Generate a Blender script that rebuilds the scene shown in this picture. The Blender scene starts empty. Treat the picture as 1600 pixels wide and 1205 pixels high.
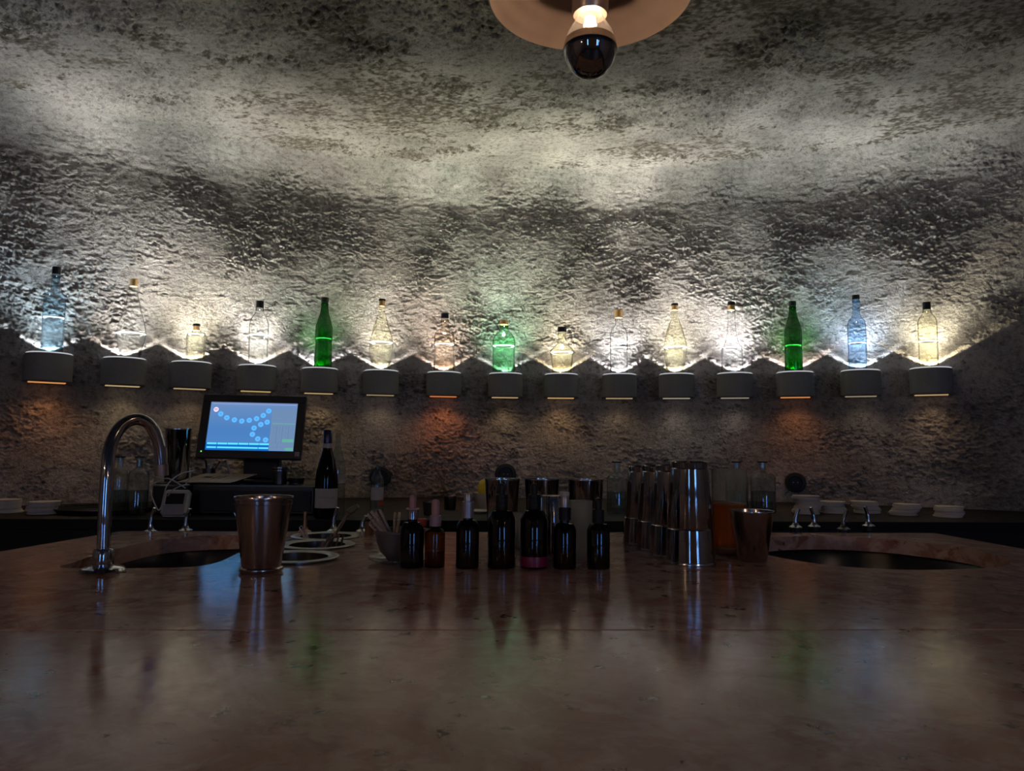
import bpy, math, random
import numpy as np
from mathutils import Vector, Matrix
random.seed(7); RNG = np.random.default_rng(11)
PI = math.pi
COL = bpy.context.scene.collection
SC = bpy.context.scene

# ------------------------------------------------------------------ camera, world, exposure
F = 1155.0                                   # focal length in pixels of the 1600 px frame
TH = math.atan((698 - 602.5) / F)            # tilt up
RO = math.radians(.5)                        # slight roll
CAM = Vector((0, 0, 1.258))
_r = Vector((1, 0, 0)); FW = Vector((0, math.cos(TH), math.sin(TH))); _u = Vector((0, -math.sin(TH), math.cos(TH)))
RI = _r * math.cos(RO) + _u * math.sin(RO)
UP = -_r * math.sin(RO) + _u * math.cos(RO)
cam = bpy.data.cameras.new('camera'); cam.sensor_width = 36; cam.lens = 36 * F / 1600
cam.clip_start = .02
co = bpy.data.objects.new('camera', cam); COL.objects.link(co); SC.camera = co
co.matrix_world = Matrix(((RI.x, UP.x, -FW.x, CAM.x), (RI.y, UP.y, -FW.y, CAM.y), (RI.z, UP.z, -FW.z, CAM.z), (0, 0, 0, 1)))
SC.view_settings.view_transform = 'Standard'; SC.view_settings.look = 'None'
SC.view_settings.gamma = 1; SC.view_settings.use_curve_mapping = False
SC.view_settings.exposure = 0.42
SC.cycles.max_bounces = 10; SC.cycles.transparent_max_bounces = 40
SC.cycles.sample_clamp_indirect = 3.0; SC.cycles.caustics_reflective = False; SC.cycles.caustics_refractive = False
FILL_W = 44                                   # added fill pendants behind the viewer
W = bpy.data.worlds.new('world'); SC.world = W; W.use_nodes = True
W.node_tree.nodes['Background'].inputs[0].default_value = (.14, .38, 1, 1)
W.node_tree.nodes['Background'].inputs[1].default_value = 8.0
UP_W, BEAM_W, DOWN_W, BULB_W = 2.2, 18, .36, 3.8          # lamp powers: shelf up-lights, shelf down-lights, pendant bulb

# ------------------------------------------------------------------ pixel helpers (only used to read real positions off the photo)
def ray(x, y): return FW + RI * ((x - 800) / F) + UP * ((602.5 - y) / F)
def on_plane(x, y, z):
    d = ray(x, y); return CAM + d * ((z - CAM.z) / d.z)
def at(x, y, Y):
    d = ray(x, y); return CAM + d * (Y / d.y)
def at_dist(x, y, D):
    d = ray(x, y); return CAM + d * (D / math.hypot(d.x, d.y))
class Spot:
    """where a round thing stands: its axis, and metres from pixels at its distance"""
    def __init__(s, c, x):
        s.c = c; s.x = x; s.D = math.hypot(c.x - CAM.x, c.y - CAM.y)
        s.Z = (c - CAM).dot(FW); s.ang = s.D / max(.01, c.y - CAM.y)
        s.k = s.Z / F
    def z(s, y): return at_dist(s.x, y, s.D).z - s.c.z
    def r(s, wpx): return wpx * .5 * s.k / s.ang
def stand(x, yb, w, zpl):
    p = on_plane(x, yb, zpl); s = Spot(p, x)
    h = Vector((p.x, p.y, 0)).normalized()
    for _ in range(2):
        s = Spot(p + h * s.r(w), x)
    return s

# ------------------------------------------------------------------ mesh helpers
class MB:
    def __init__(s): s.v = []; s.f = []
    def add(s, vs, fs):
        n = len(s.v); s.v += [tuple(v) for v in vs]; s.f += [tuple(i + n for i in f) for f in fs]; return s
    def lathe(s, prof, seg=32, c=(0, 0, 0), shape=None, axis=None, ph0=0):
        vs = []; fs = []; rings = []
        for j, (r, z) in enumerate(prof):
            if r < 1e-6:
                rings.append([len(vs)]); vs.append((0, 0, z))
            else:
                rg = []
                for i in range(seg):
                    a = 2 * PI * (i / seg) + ph0
                    m = shape(a, j, z) if shape else 1
                    rg.append(len(vs)); vs.append((r * m * math.cos(a), r * m * math.sin(a), z))
                rings.append(rg)
        for A, B in zip(rings, rings[1:]):
            if len(A) == 1 and len(B) == 1: continue
            for i in range(seg):
                k = (i + 1) % seg
                if len(A) == 1: fs.append((A[0], B[k], B[i]))
                elif len(B) == 1: fs.append((A[i], A[k], B[0]))
                else: fs.append((A[i], A[k], B[k], B[i]))
        if axis is not None:
            q = Vector((0, 0, 1)).rotation_difference(Vector(axis).normalized())
            vs = [q @ Vector(v) for v in vs]
        vs = [(v[0] + c[0], v[1] + c[1], v[2] + c[2]) for v in vs]
        return s.add(vs, fs)
    def box(s, c, d, bev=0, rot=None):
        x, y, z = d[0] / 2, d[1] / 2, d[2] / 2
        if bev <= 0:
            vs = [Vector((a * x, b * y, e * z)) for a in (-1, 1) for b in (-1, 1) for e in (-1, 1)]
            fs = [(0, 1, 3, 2), (4, 6, 7, 5), (0, 4, 5, 1), (2, 3, 7, 6), (0, 2, 6, 4), (1, 5, 7, 3)]
        else:
            b = min(bev, x * .49, y * .49, z * .49); vs = []; fs = []; n = []
            for sz, lv in ((-1, 0), (-1, 1), (1, 1), (1, 0)):
                ins = b if lv == 0 else 0
                zz = sz * (z if lv == 0 else z - b)
                ring = []
                X, Y = x - ins, y - ins
                e = b
                for px, py in ((X - e, -Y), (X, -Y + e), (X, Y - e), (X - e, Y), (-X + e, Y), (-X, Y - e), (-X, -Y + e), (-X + e, -Y)):
                    ring.append(len(vs)); vs.append(Vector((px, py, zz)))
                n.append(ring)
            for A, B in zip(n, n[1:]):
                for i in range(8):
                    k = (i + 1) % 8; fs.append((A[i], A[k], B[k], B[i]))
            fs.append(tuple(reversed(n[0]))); fs.append(tuple(n[3]))
        if rot is not None: vs = [rot @ v for v in vs]
        vs = [v + Vector(c) for v in vs]
        return s.add(vs, fs)
    def tube(s, pts, r, seg=12, cap=True):
        pts = [Vector(p) for p in pts]; n = len(pts); rs = r if isinstance(r, (list, tuple)) else [r] * n
        t0 = (pts[1] - pts[0]).normalized()
        a = Vector((0, 0, 1)) if abs(t0.z) < .9 else Vector((1, 0, 0))
        nx = t0.cross(a).normalized(); vs = []; fs = []; pt = t0
        for i, p in enumerate(pts):
            t = (pts[min(i + 1, n - 1)] - pts[max(i - 1, 0)]).normalized()
            q = pt.rotation_difference(t); nx = (q @ nx).normalized(); ny = t.cross(nx); pt = t
            for k in range(seg):
                an = 2 * PI * k / seg; vs.append(p + (nx * math.cos(an) + ny * math.sin(an)) * rs[i])
        for i in range(n - 1):
            for k in range(seg):
                m = (k + 1) % seg; fs.append((i * seg + k, i * seg + m, (i + 1) * seg + m, (i + 1) * seg + k))
        if cap: fs.append(tuple(reversed(range(seg)))); fs.append(tuple(range((n - 1) * seg, n * seg)))
        return s.add(vs, fs)
    def prism(s, poly, z0, z1, M=None):
        n = len(poly); vs = [Vector((p[0], p[1], z0)) for p in poly] + [Vector((p[0], p[1], z1)) for p in poly]
        fs = [tuple(reversed(range(n))), tuple(range(n, 2 * n))] + [(i, (i + 1) % n, n + (i + 1) % n, n + i) for i in range(n)]
        if M is not None: vs = [M @ v for v in vs]
        return s.add(vs, fs)
    def mesh(s, name, smooth=True, ang=38):
        me = bpy.data.meshes.new(name); me.from_pydata([tuple(v) for v in s.v], [], s.f)
        if smooth:
            me.polygons.foreach_set('use_smooth', [True] * len(me.polygons))
            me.set_sharp_from_angle(angle=math.radians(ang))
        me.update(); return me
def link(name, me, mat, parent=None, loc=(0, 0, 0)):
    o = bpy.data.objects.new(name, me); COL.objects.link(o)
    if mat is not None: me.materials.clear(); me.materials.append(mat)
    o.location = loc
    if parent is not None: o.parent = parent
    return o
def part(name, mb, mat, parent, loc=(0, 0, 0), smooth=True, label=None, ang=38):
    o = link(name, mb.mesh(name, smooth, ang), mat, parent, loc)
    if label: o['label'] = label
    return o
def thing(name, label, cat, loc=(0, 0, 0), group=None, rotz=0):
    o = bpy.data.objects.new(name, None); COL.objects.link(o); o.location = loc; o.rotation_euler = (0, 0, rotz)
    o.empty_display_size = .03
    o['label'] = label; o['category'] = cat; o['kind'] = 'thing'
    if group: o['group'] = group
    return o
def single(name, mb, mat, label, cat, loc=(0, 0, 0), group=None, smooth=True):
    o = link(name, mb.mesh(name, smooth), mat, None, loc); o['label'] = label; o['category'] = cat; o['kind'] = 'thing'
    if group: o['group'] = group
    return o
def struct(name, mb_or_me, mat, smooth=False):
    me = mb_or_me.mesh(name, smooth) if isinstance(mb_or_me, MB) else mb_or_me
    o = link(name, me, mat); o['kind'] = 'structure'; return o
def smoothpoly(pts, n=5):
    out = []; N = len(pts)
    for i in range(N):
        p0, p1, p2, p3 = (Vector(pts[(i + k - 1) % N]) for k in range(4))
        for j in range(n):
            t = j / n
            out.append(.5 * ((2 * p1) + (p2 - p0) * t + (2 * p0 - 5 * p1 + 4 * p2 - p3) * t * t + (3 * p1 - p0 - 3 * p2 + p3) * t ** 3))
    return out
def smoothline(pts, n=6):
    pts = [Vector(p) for p in pts]; out = []
    P = [pts[0] * 2 - pts[1]] + pts + [pts[-1] * 2 - pts[-2]]
    for i in range(1, len(P) - 2):
        p0, p1, p2, p3 = P[i - 1:i + 3]
        for j in range(n):
            t = j / n
            out.append(.5 * ((2 * p1) + (p2 - p0) * t + (2 * p0 - 5 * p1 + 4 * p2 - p3) * t * t + (3 * p1 - p0 - 3 * p2 + p3) * t ** 3))
    out.append(pts[-1]); return out

# ------------------------------------------------------------------ materials
MATS = {}
def base_mat(name):
    m = bpy.data.materials.new(name); m.use_nodes = True; nt = m.node_tree; nt.nodes.clear()
    out = nt.nodes.new('ShaderNodeOutputMaterial'); return m, nt, out
def N(nt, t, **kw):
    n = nt.nodes.new(t)
    for k, v in kw.items():
        if k.startswith('_'): setattr(n, k[1:], v)
        else: n.inputs[k.replace('__', ' ')].default_value = v
    return n
def mix_rgb(nt, fac, a, b, mode='MIX'):
    n = nt.nodes.new('ShaderNodeMix'); n.data_type = 'RGBA'; n.blend_type = mode
    for sock, val in ((n.inputs[0], fac), (n.inputs[6], a), (n.inputs[7], b)):
        if hasattr(val, 'links'): nt.links.new(val, sock)
        else: sock.default_value = val
    return n.outputs[2]
def ramp(nt, src, stops):
    n = nt.nodes.new('ShaderNodeValToRGB'); e = n.color_ramp.elements
    while len(e) > 1: e.remove(e[-1])
    e[0].position = stops[0][0]; e[0].color = stops[0][1]
    for p, c in stops[1:]:
        x = e.new(p); x.color = c
    nt.links.new(src, n.inputs[0]); return n.outputs[0]
def pbr(name, col, rough=.5, metal=0, spec=.5, noise=None, bump=0, coat=0):
    if name in MATS: return MATS[name]
    m, nt, out = base_mat(name); b = N(nt, 'ShaderNodeBsdfPrincipled')
    b.inputs['Base Color'].default_value = (*col, 1); b.inputs['Roughness'].default_value = rough
    b.inputs['Metallic'].default_value = metal; b.inputs['Specular IOR Level'].default_value = spec
    b.inputs['Coat Weight'].default_value = coat
    tc = N(nt, 'ShaderNodeTexCoord'); nz = N(nt, 'ShaderNodeTexNoise'); nz.inputs['Scale'].default_value = noise or 60
    nz.inputs['Detail'].default_value = 5
    nt.links.new(tc.outputs['Object'], nz.inputs['Vector'])
    c2 = tuple(x * .78 for x in col)
    nt.links.new(mix_rgb(nt, nz.outputs['Fac'], (*c2, 1), (*[min(1, x * 1.16) for x in col], 1)), b.inputs['Base Color'])
    mr = N(nt, 'ShaderNodeMapRange'); mr.inputs[3].default_value = rough * .8; mr.inputs[4].default_value = min(1, rough * 1.25)
    nt.links.new(nz.outputs['Fac'], mr.inputs[0]); nt.links.new(mr.outputs[0], b.inputs['Roughness'])
    if bump:
        bp = N(nt, 'ShaderNodeBump'); bp.inputs['Strength'].default_value = bump; bp.inputs['Distance'].default_value = .001
        nt.links.new(nz.outputs['Fac'], bp.inputs['Height']); nt.links.new(bp.outputs[0], b.inputs['Normal'])
    nt.links.new(b.outputs[0], out.inputs[0]); MATS[name] = m; return m
def glass(name, tint, edge, glow=.06, gloss=1.0, rough=.03):
    """thin walled glass: tinted see-through, thicker and darker towards its edges, with reflections and a trace of scatter"""
    if name in MATS: return MATS[name]
    m, nt, out = base_mat(name)
    lw = N(nt, 'ShaderNodeLayerWeight', Blend=.5)
    col = ramp(nt, lw.outputs['Facing'], [(0, (*tint, 1)), (.5, (*tint, 1)), (.85, (*edge, 1)), (1, (*[e * .6 for e in edge], 1))])
    tr = N(nt, 'ShaderNodeBsdfTransparent'); nt.links.new(col, tr.inputs[0])
    tl = N(nt, 'ShaderNodeBsdfTranslucent'); tl.inputs[0].default_value = (*[min(1, .35 + .65 * t) * .9 for t in tint], 1)
    m1 = N(nt, 'ShaderNodeMixShader'); m1.inputs[0].default_value = glow
    nt.links.new(tr.outputs[0], m1.inputs[1]); nt.links.new(tl.outputs[0], m1.inputs[2])
    gl = N(nt, 'ShaderNodeBsdfGlossy'); gl.inputs['Roughness'].default_value = rough
    pw = N(nt, 'ShaderNodeMath', _operation='POWER'); pw.inputs[1].default_value = 8.0
    nt.links.new(lw.outputs['Facing'], pw.inputs[0])
    ma = N(nt, 'ShaderNodeMath', _operation='MULTIPLY_ADD'); ma.inputs[1].default_value = .6 * gloss; ma.inputs[2].default_value = .045 * gloss
    nt.links.new(pw.outputs[0], ma.inputs[0])
    m2 = N(nt, 'ShaderNodeMixShader'); nt.links.new(ma.outputs[0], m2.inputs[0])
    nt.links.new(m1.outputs[0], m2.inputs[1]); nt.links.new(gl.outputs[0], m2.inputs[2])
    nt.links.new(m2.outputs[0], out.inputs[0]); MATS[name] = m; return m
def emis(name, col, st=1.0):
    if name in MATS: return MATS[name]
    m, nt, out = base_mat(name); e = N(nt, 'ShaderNodeEmission'); e.inputs[0].default_value = (*col, 1); e.inputs[1].default_value = st
    nt.links.new(e.outputs[0], out.inputs[0]); MATS[name] = m; return m
def plaster(name, light, dark):
    m, nt, out = base_mat(name); b = N(nt, 'ShaderNodeBsdfPrincipled', Roughness=.92); b.inputs['Specular IOR Level'].default_value = .15
    tc = N(nt, 'ShaderNodeTexCoord'); n1 = N(nt, 'ShaderNodeTexNoise', Scale=2.2, Detail=8.0, Roughness=.6); n2 = N(nt, 'ShaderNodeTexNoise', Scale=110.0, Detail=8.0, Roughness=.75)
    n3 = N(nt, 'ShaderNodeTexNoise', Scale=420.0, Detail=3.0)
    for n in (n1, n2, n3): nt.links.new(tc.outputs['Object'], n.inputs['Vector'])
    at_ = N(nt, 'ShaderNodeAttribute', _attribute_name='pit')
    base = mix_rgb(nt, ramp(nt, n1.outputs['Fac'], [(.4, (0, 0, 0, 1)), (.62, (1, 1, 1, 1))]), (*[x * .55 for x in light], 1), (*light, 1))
    c = mix_rgb(nt, at_.outputs['Fac'], base, (*dark, 1))  # pits and cracks: browner aggregate plus crevice shade put into the colour
    sp = ramp(nt, n3.outputs['Fac'], [(.36, (.6, .58, .55, 1)), (.5, (1, 1, 1, 1))])
    c = mix_rgb(nt, 1.0, c, sp, 'MULTIPLY')
    n4 = N(nt, 'ShaderNodeTexNoise', Scale=46.0, Detail=9.0, Roughness=.75); nt.links.new(tc.outputs['Object'], n4.inputs['Vector'])
    c = mix_rgb(nt, 1.0, c, ramp(nt, n4.outputs['Fac'], [(.36, (.5, .48, .46, 1)), (.52, (1, 1, 1, 1))]), 'MULTIPLY')
    nt.links.new(c, b.inputs['Base Color'])
    bp = N(nt, 'ShaderNodeBump', Strength=1.0, Distance=.010); nt.links.new(n2.outputs['Fac'], bp.inputs['Height'])
    nt.links.new(bp.outputs[0], b.inputs['Normal']); nt.links.new(b.outputs[0], out.inputs[0]); return m
def stone(name):
    m, nt, out = base_mat(name); b = N(nt, 'ShaderNodeBsdfPrincipled')
    tc = N(nt, 'ShaderNodeTexCoord')
    wn = N(nt, 'ShaderNodeTexNoise', Scale=5.0, Detail=5.0); nt.links.new(tc.outputs['Object'], wn.inputs['Vector'])
    wv = N(nt, 'ShaderNodeVectorMath', _operation='MULTIPLY_ADD'); wv.inputs[1].default_value = (.16, .16, .1)
    nt.links.new(wn.outputs['Color'], wv.inputs[0]); nt.links.new(tc.outputs['Object'], wv.inputs[2])
    v1 = N(nt, 'ShaderNodeTexVoronoi', Scale=11.0); v1.feature = 'F1'; nt.links.new(wv.outputs[0], v1.inputs['Vector'])
    v2 = N(nt, 'ShaderNodeTexVoronoi', Scale=11.0); v2.feature = 'DISTANCE_TO_EDGE'; nt.links.new(wv.outputs[0], v2.inputs['Vector'])
    n2 = N(nt, 'ShaderNodeTexNoise', Scale=26.0, Detail=8.0, Roughness=.65); nt.links.new(wv.outputs[0], n2.inputs['Vector'])
    n3 = N(nt, 'ShaderNodeTexNoise', Scale=34.0, Detail=4.0, Roughness=.6); nt.links.new(tc.outputs['Object'], n3.inputs['Vector'])
    sep = N(nt, 'ShaderNodeSeparateColor'); nt.links.new(v1.outputs['Color'], sep.inputs[0])
    cell = ramp(nt, sep.outputs[0], [(0, (.33, .14, .105, 1)), (.35, (.42, .21, .165, 1)), (.7, (.48, .30, .245, 1)), (1, (.36, .16, .12, 1))])
    c = mix_rgb(nt, ramp(nt, n2.outputs['Fac'], [(.44, (0, 0, 0, 1)), (.58, (1, 1, 1, 1))]), cell, (.56, .385, .32, 1))
    edge = ramp(nt, v2.outputs['Distance'], [(0, (.42, .3, .25, 1)), (.035, (1, 1, 1, 1))])
    c = mix_rgb(nt, .16, c, edge, 'MULTIPLY')
    pits = ramp(nt, n3.outputs['Fac'], [(.31, (.22, .15, .13, 1)), (.36, (1, 1, 1, 1))])
    c = mix_rgb(nt, 1.0, c, pits, 'MULTIPLY')
    nt.links.new(c, b.inputs['Base Color'])
    rr = N(nt, 'ShaderNodeMapRange'); rr.inputs[3].default_value = .05; rr.inputs[4].default_value = .16
    nt.links.new(n2.outputs['Fac'], rr.inputs[0]); nt.links.new(rr.outputs[0], b.inputs['Roughness'])
    bp = N(nt, 'ShaderNodeBump', Strength=.08, Distance=.004); nt.links.new(n2.outputs['Fac'], bp.inputs['Height'])
    nt.links.new(bp.outputs[0], b.inputs['Normal'])
    nt.links.new(b.outputs[0], out.inputs[0]); return m

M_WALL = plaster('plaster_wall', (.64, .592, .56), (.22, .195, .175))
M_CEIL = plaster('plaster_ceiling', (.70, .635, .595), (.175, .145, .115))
M_STONE = stone('rosso_stone')
M_ROOM = pbr('dark_room_paint', (.30, .27, .255), .8, noise=8)
M_FLOOR = pbr('dark_floor', (.07, .055, .045), .55, noise=14)
M_BLACK = pbr('black_lacquer', (.008, .008, .009), .35, noise=20)
M_BLACKST = pbr('black_stone', (.009, .009, .010), .6, 0, .18, noise=30)
M_DRUM = pbr('grey_drum_paint', (.21, .212, .208), .62, noise=90)
M_RIM = emis('lit_white_acrylic', (.92, .95, 1), .38)
M_ACR = glass('lit_acrylic', (.9, .9, .92), (.8, .8, .82), .85, .4, .2)
M_STEEL = pbr('brushed_steel', (.56, .55, .54), .19, 1, noise=200)
M_FLANGE = pbr('dull_steel', (.33, .32, .315), .34, 1, noise=150)
M_CHROME = pbr('chrome', (.62, .62, .64), .06, 1)
M_TIN = pbr('polished_tin', (.46, .43, .42), .09, 1)
M_CUP = pbr('copper_tinted_steel', (.44, .35, .315), .2, 1, noise=200)
M_COPPER = pbr('copper_brown_metal', (.40, .31, .26), .33, .7, noise=40)
M_SHADE = pbr('spun_brown_metal', (.50, .385, .32), .30, .6, noise=25)
M_DARKMET = pbr('dark_steel', (.16, .15, .15), .28, 1)
M_SINK = pbr('dark_sink_steel', (.07, .068, .066), .3, 1)
M_BLKPL = pbr('black_plastic', (.010, .010, .011), .45, 0, .3)
M_MON = pbr('monitor_plastic', (.022, .021, .022), .42)
M_CORK = pbr('cork', (.62, .36, .14), .8, noise=150, bump=.3)
M_PINK = pbr('pink_rubber', (.46, .25, .25), .5)
M_PINKC = pbr('lilac_plastic', (.36, .24, .29), .45)
M_SPRAY = pbr('silver_plastic', (.42, .40, .43), .3, .6)
M_WHITE = pbr('white_plastic', (.46, .445, .42), .45)
M_CARD = pbr('coaster_board', (.66, .58, .52), .85, noise=120)
M_PAPER = pbr('menu_paper', (.62, .55, .45), .85, noise=50)
M_BOWL = pbr('grey_ceramic', (.13, .11, .10), .42, noise=70)
M_WBOWL = pbr('white_ceramic', (.55, .53, .5), .3)
M_LEMON = pbr('lemon_skin', (.75, .55, .03), .45, noise=90, bump=.4)
M_WOOD = pbr('pale_wood', (.48, .36, .27), .7, noise=40)
M_BROWNW = pbr('brown_wood', (.20, .10, .07), .6, noise=40)
M_BRONZE = pbr('bronze_spout', (.40, .22, .13), .3, 1)
M_LABEL = pbr('cream_label', (.46, .44, .43), .8, noise=60)
M_GREYB = pbr('grey_badge', (.3, .29, .33), .5)
M_RED = pbr('red_label', (.42, .05, .03), .6)
M_DTEXT = pbr('dark_print', (.05, .045, .045), .8)
M_WAX = pbr('crimson_band', (.20, .008, .05), .35)
G_AMBER = glass('amber_glass', (.16, .055, .02), (.03, .012, .006), .02, 1.6)
G_AMBER2 = glass('amber_glass_pale', (.42, .25, .06), (.12, .06, .015), .03)
G_CLEAR = glass('clear_glass', (.93, .95, .93), (.45, .48, .46), .04)
G_DECANT = glass('decanter_glass', (.80, .85, .85), (.30, .34, .34), .06, 3.0)
G_FROST = glass('frosted_plastic', (.55, .53, .54), (.4, .38, .38), .55, .5, .35)
G_WINE = glass('black_wine_glass', (.015, .018, .014), (.01, .012, .01), .0)
G_BULB = glass('bulb_glass', (.95, .93, .9), (.6, .5, .42), .03)
L_ORANGE = glass('orange_drink', (1.0, .36, .02), (.85, .25, .01), .45, .5)
L_YELLOW = glass('yellow_oil', (.75, .5, .06), (.4, .25, .03), .5)
M_MIRROR = pbr('silvered_glass', (.42, .38, .36), .03, 1)
M_TUNG = emis('hot_filament', (1, .58, .26), 26)
M_GREENLED = emis('green_led', (.2, 1, .3), 1.2)

# ------------------------------------------------------------------ setting: plaster niche wall, ceiling, room
ACX, ACY, AR = .175, .204, 3.358              # the curved wall: centre and radius
ZCEIL = CAM.z + 1.345; RC = .20; ZB = 1.018; ZT = 1.05
def field(h, w, dx, lmin, lmax, beta, ax=1.0, ay=1.0):
    n = RNG.standard_normal((h, w)); f = np.fft.rfft2(n)
    ky = np.fft.fftfreq(h, dx)[:, None] * ay; kx = np.fft.rfftfreq(w, dx)[None, :] * ax
    k = np.sqrt(kx * kx + ky * ky); k[0, 0] = 1
    a = k ** -beta * np.exp(-(k * lmin) ** 2) * (1 - np.exp(-(k * lmax) ** 2)); a[0, 0] = 0
    g = np.fft.irfft2(f * a, s=(h, w)); return g / g.std()
def sstep(a, b, x):
    t = np.clip((x - a) / (b - a), 0, 1); return t * t * (3 - 2 * t)
def plaster_height(h, w, dx, gate=.5, amp=1.0, thr=.75):
    f1 = field(h, w, dx, .009, .12, .95, 1.9, 1.0)          # torn, horizontally dragged trowel marks
    f2 = field(h, w, dx, .0075, .05, .8, 1.7, 1.0)
    g = field(h, w, dx, .12, 1.2, 1.2, 1.3, 1.0)
    fine = field(h, w, dx, .0055, .02, .3, 1.3, 1)
    big = field(h, w, dx, .25, 1.5, 1.5)
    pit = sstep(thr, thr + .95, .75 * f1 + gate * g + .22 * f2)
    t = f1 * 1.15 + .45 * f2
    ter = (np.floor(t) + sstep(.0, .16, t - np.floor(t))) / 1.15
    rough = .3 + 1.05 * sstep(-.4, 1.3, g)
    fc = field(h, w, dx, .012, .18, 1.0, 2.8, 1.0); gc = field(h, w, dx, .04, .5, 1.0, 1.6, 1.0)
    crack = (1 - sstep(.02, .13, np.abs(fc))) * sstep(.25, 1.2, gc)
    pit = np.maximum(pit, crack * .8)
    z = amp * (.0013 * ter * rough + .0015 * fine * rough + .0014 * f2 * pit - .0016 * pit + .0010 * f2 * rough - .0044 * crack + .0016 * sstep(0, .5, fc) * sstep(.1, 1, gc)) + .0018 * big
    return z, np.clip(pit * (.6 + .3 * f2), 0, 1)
def grid_mesh(name, P, pit):
    h, w, _ = P.shape
    idx = np.arange(h * w).reshape(h, w)
    q = np.stack([idx[:-1, :-1], idx[:-1, 1:], idx[1:, 1:], idx[1:, :-1]], -1).reshape(-1, 4)
    me = bpy.data.meshes.new(name); me.vertices.add(h * w); me.vertices.foreach_set('co', P.reshape(-1).astype(np.float32))
    me.loops.add(q.size); me.loops.foreach_set('vertex_index', q.reshape(-1).astype(np.int32))
    me.polygons.add(len(q)); me.polygons.foreach_set('loop_start', np.arange(0, q.size, 4, dtype=np.int32))
    me.update(calc_edges=True)
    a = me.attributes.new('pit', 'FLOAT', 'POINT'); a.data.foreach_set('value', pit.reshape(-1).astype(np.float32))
    me.polygons.foreach_set('use_smooth', np.ones(len(q), dtype=bool)); return me
# curved wall with its cove (one displaced surface); coarse columns continue it sideways out of view
dx = .004
pd = np.radians(np.arange(-43, 41, math.degrees(dx / AR)))
ph = np.concatenate([np.radians(np.linspace(-90, -43.5, 14)), pd, np.radians(np.linspace(41, 90, 14))])
zc0 = ZCEIL - RC
zv = np.concatenate([[0.0, .5], np.arange(.97, zc0, dx)]); ca = np.arange(dx / RC, PI / 2, dx / RC)
prof_d = np.concatenate([np.zeros(len(zv)), RC * (1 - np.cos(ca))]); prof_z = np.concatenate([zv, zc0 + RC * np.sin(ca)])
nx_ = np.concatenate([np.ones(len(zv)), np.cos(ca)]); nz_ = np.concatenate([np.zeros(len(zv)), -np.sin(ca)])
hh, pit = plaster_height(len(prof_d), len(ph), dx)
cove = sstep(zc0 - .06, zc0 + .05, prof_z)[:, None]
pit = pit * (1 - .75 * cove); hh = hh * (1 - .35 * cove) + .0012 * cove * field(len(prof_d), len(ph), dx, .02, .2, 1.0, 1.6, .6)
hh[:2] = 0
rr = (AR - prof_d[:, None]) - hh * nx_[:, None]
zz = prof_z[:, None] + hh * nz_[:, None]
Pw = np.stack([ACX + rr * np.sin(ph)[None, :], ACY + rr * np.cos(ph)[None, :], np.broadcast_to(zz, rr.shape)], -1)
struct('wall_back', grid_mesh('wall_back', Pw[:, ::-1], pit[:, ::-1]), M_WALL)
# ceiling: dense where the photo shows it, coarse elsewhere
dc = .0058
xs = np.concatenate([[ACX - AR - .1, -2.9], np.arange(-2.45, 2.75, dc), [3.1, ACX + AR + .1]]); ys = np.concatenate([[-4.1, -2, .3], np.arange(.6, ACY + AR - .03, dc)])
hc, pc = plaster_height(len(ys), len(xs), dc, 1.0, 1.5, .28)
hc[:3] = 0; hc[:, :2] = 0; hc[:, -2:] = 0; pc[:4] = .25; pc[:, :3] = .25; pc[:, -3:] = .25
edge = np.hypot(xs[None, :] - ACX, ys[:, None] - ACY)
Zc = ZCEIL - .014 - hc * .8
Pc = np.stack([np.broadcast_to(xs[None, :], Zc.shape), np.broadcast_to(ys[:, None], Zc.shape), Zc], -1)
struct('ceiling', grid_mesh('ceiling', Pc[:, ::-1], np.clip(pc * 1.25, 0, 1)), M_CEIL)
xl, xr, yr = ACX - AR, ACX + AR, -4.0
struct('floor', MB().box(((xl + xr) / 2, -.2, -.05), (xr - xl + .3, 7.8, .1)), M_FLOOR)
struct('wall_left', MB().box((xl - .05, (yr + ACY) / 2, ZCEIL / 2), (.1, ACY - yr, ZCEIL)), M_ROOM)
struct('wall_right', MB().box((xr + .05, (yr + ACY) / 2, ZCEIL / 2), (.1, ACY - yr, ZCEIL)), M_ROOM)
WINS = [(-1.45, -1.12, .95, 2.1), (2.0, 2.4, .95, 2.15), (2.6, 2.85, .95, 2.15)]
wb = MB(); zs = sorted([0, ZCEIL, .95]); cur = xl
for (a, b_, c_, d_) in WINS:
    wb.box(((cur + a) / 2, yr - .05, ZCEIL / 2), (a - cur, .1, ZCEIL)); cur = b_
    wb.box(((a + b_) / 2, yr - .05, c_ / 2), (b_ - a, .1, c_)); wb.box(((a + b_) / 2, yr - .05, (d_ + ZCEIL) / 2), (b_ - a, .1, ZCEIL - d_))
wb.box(((cur + xr) / 2, yr - .05, ZCEIL / 2), (xr - cur, .1, ZCEIL))
struct('wall_front', wb, M_ROOM)
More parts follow.
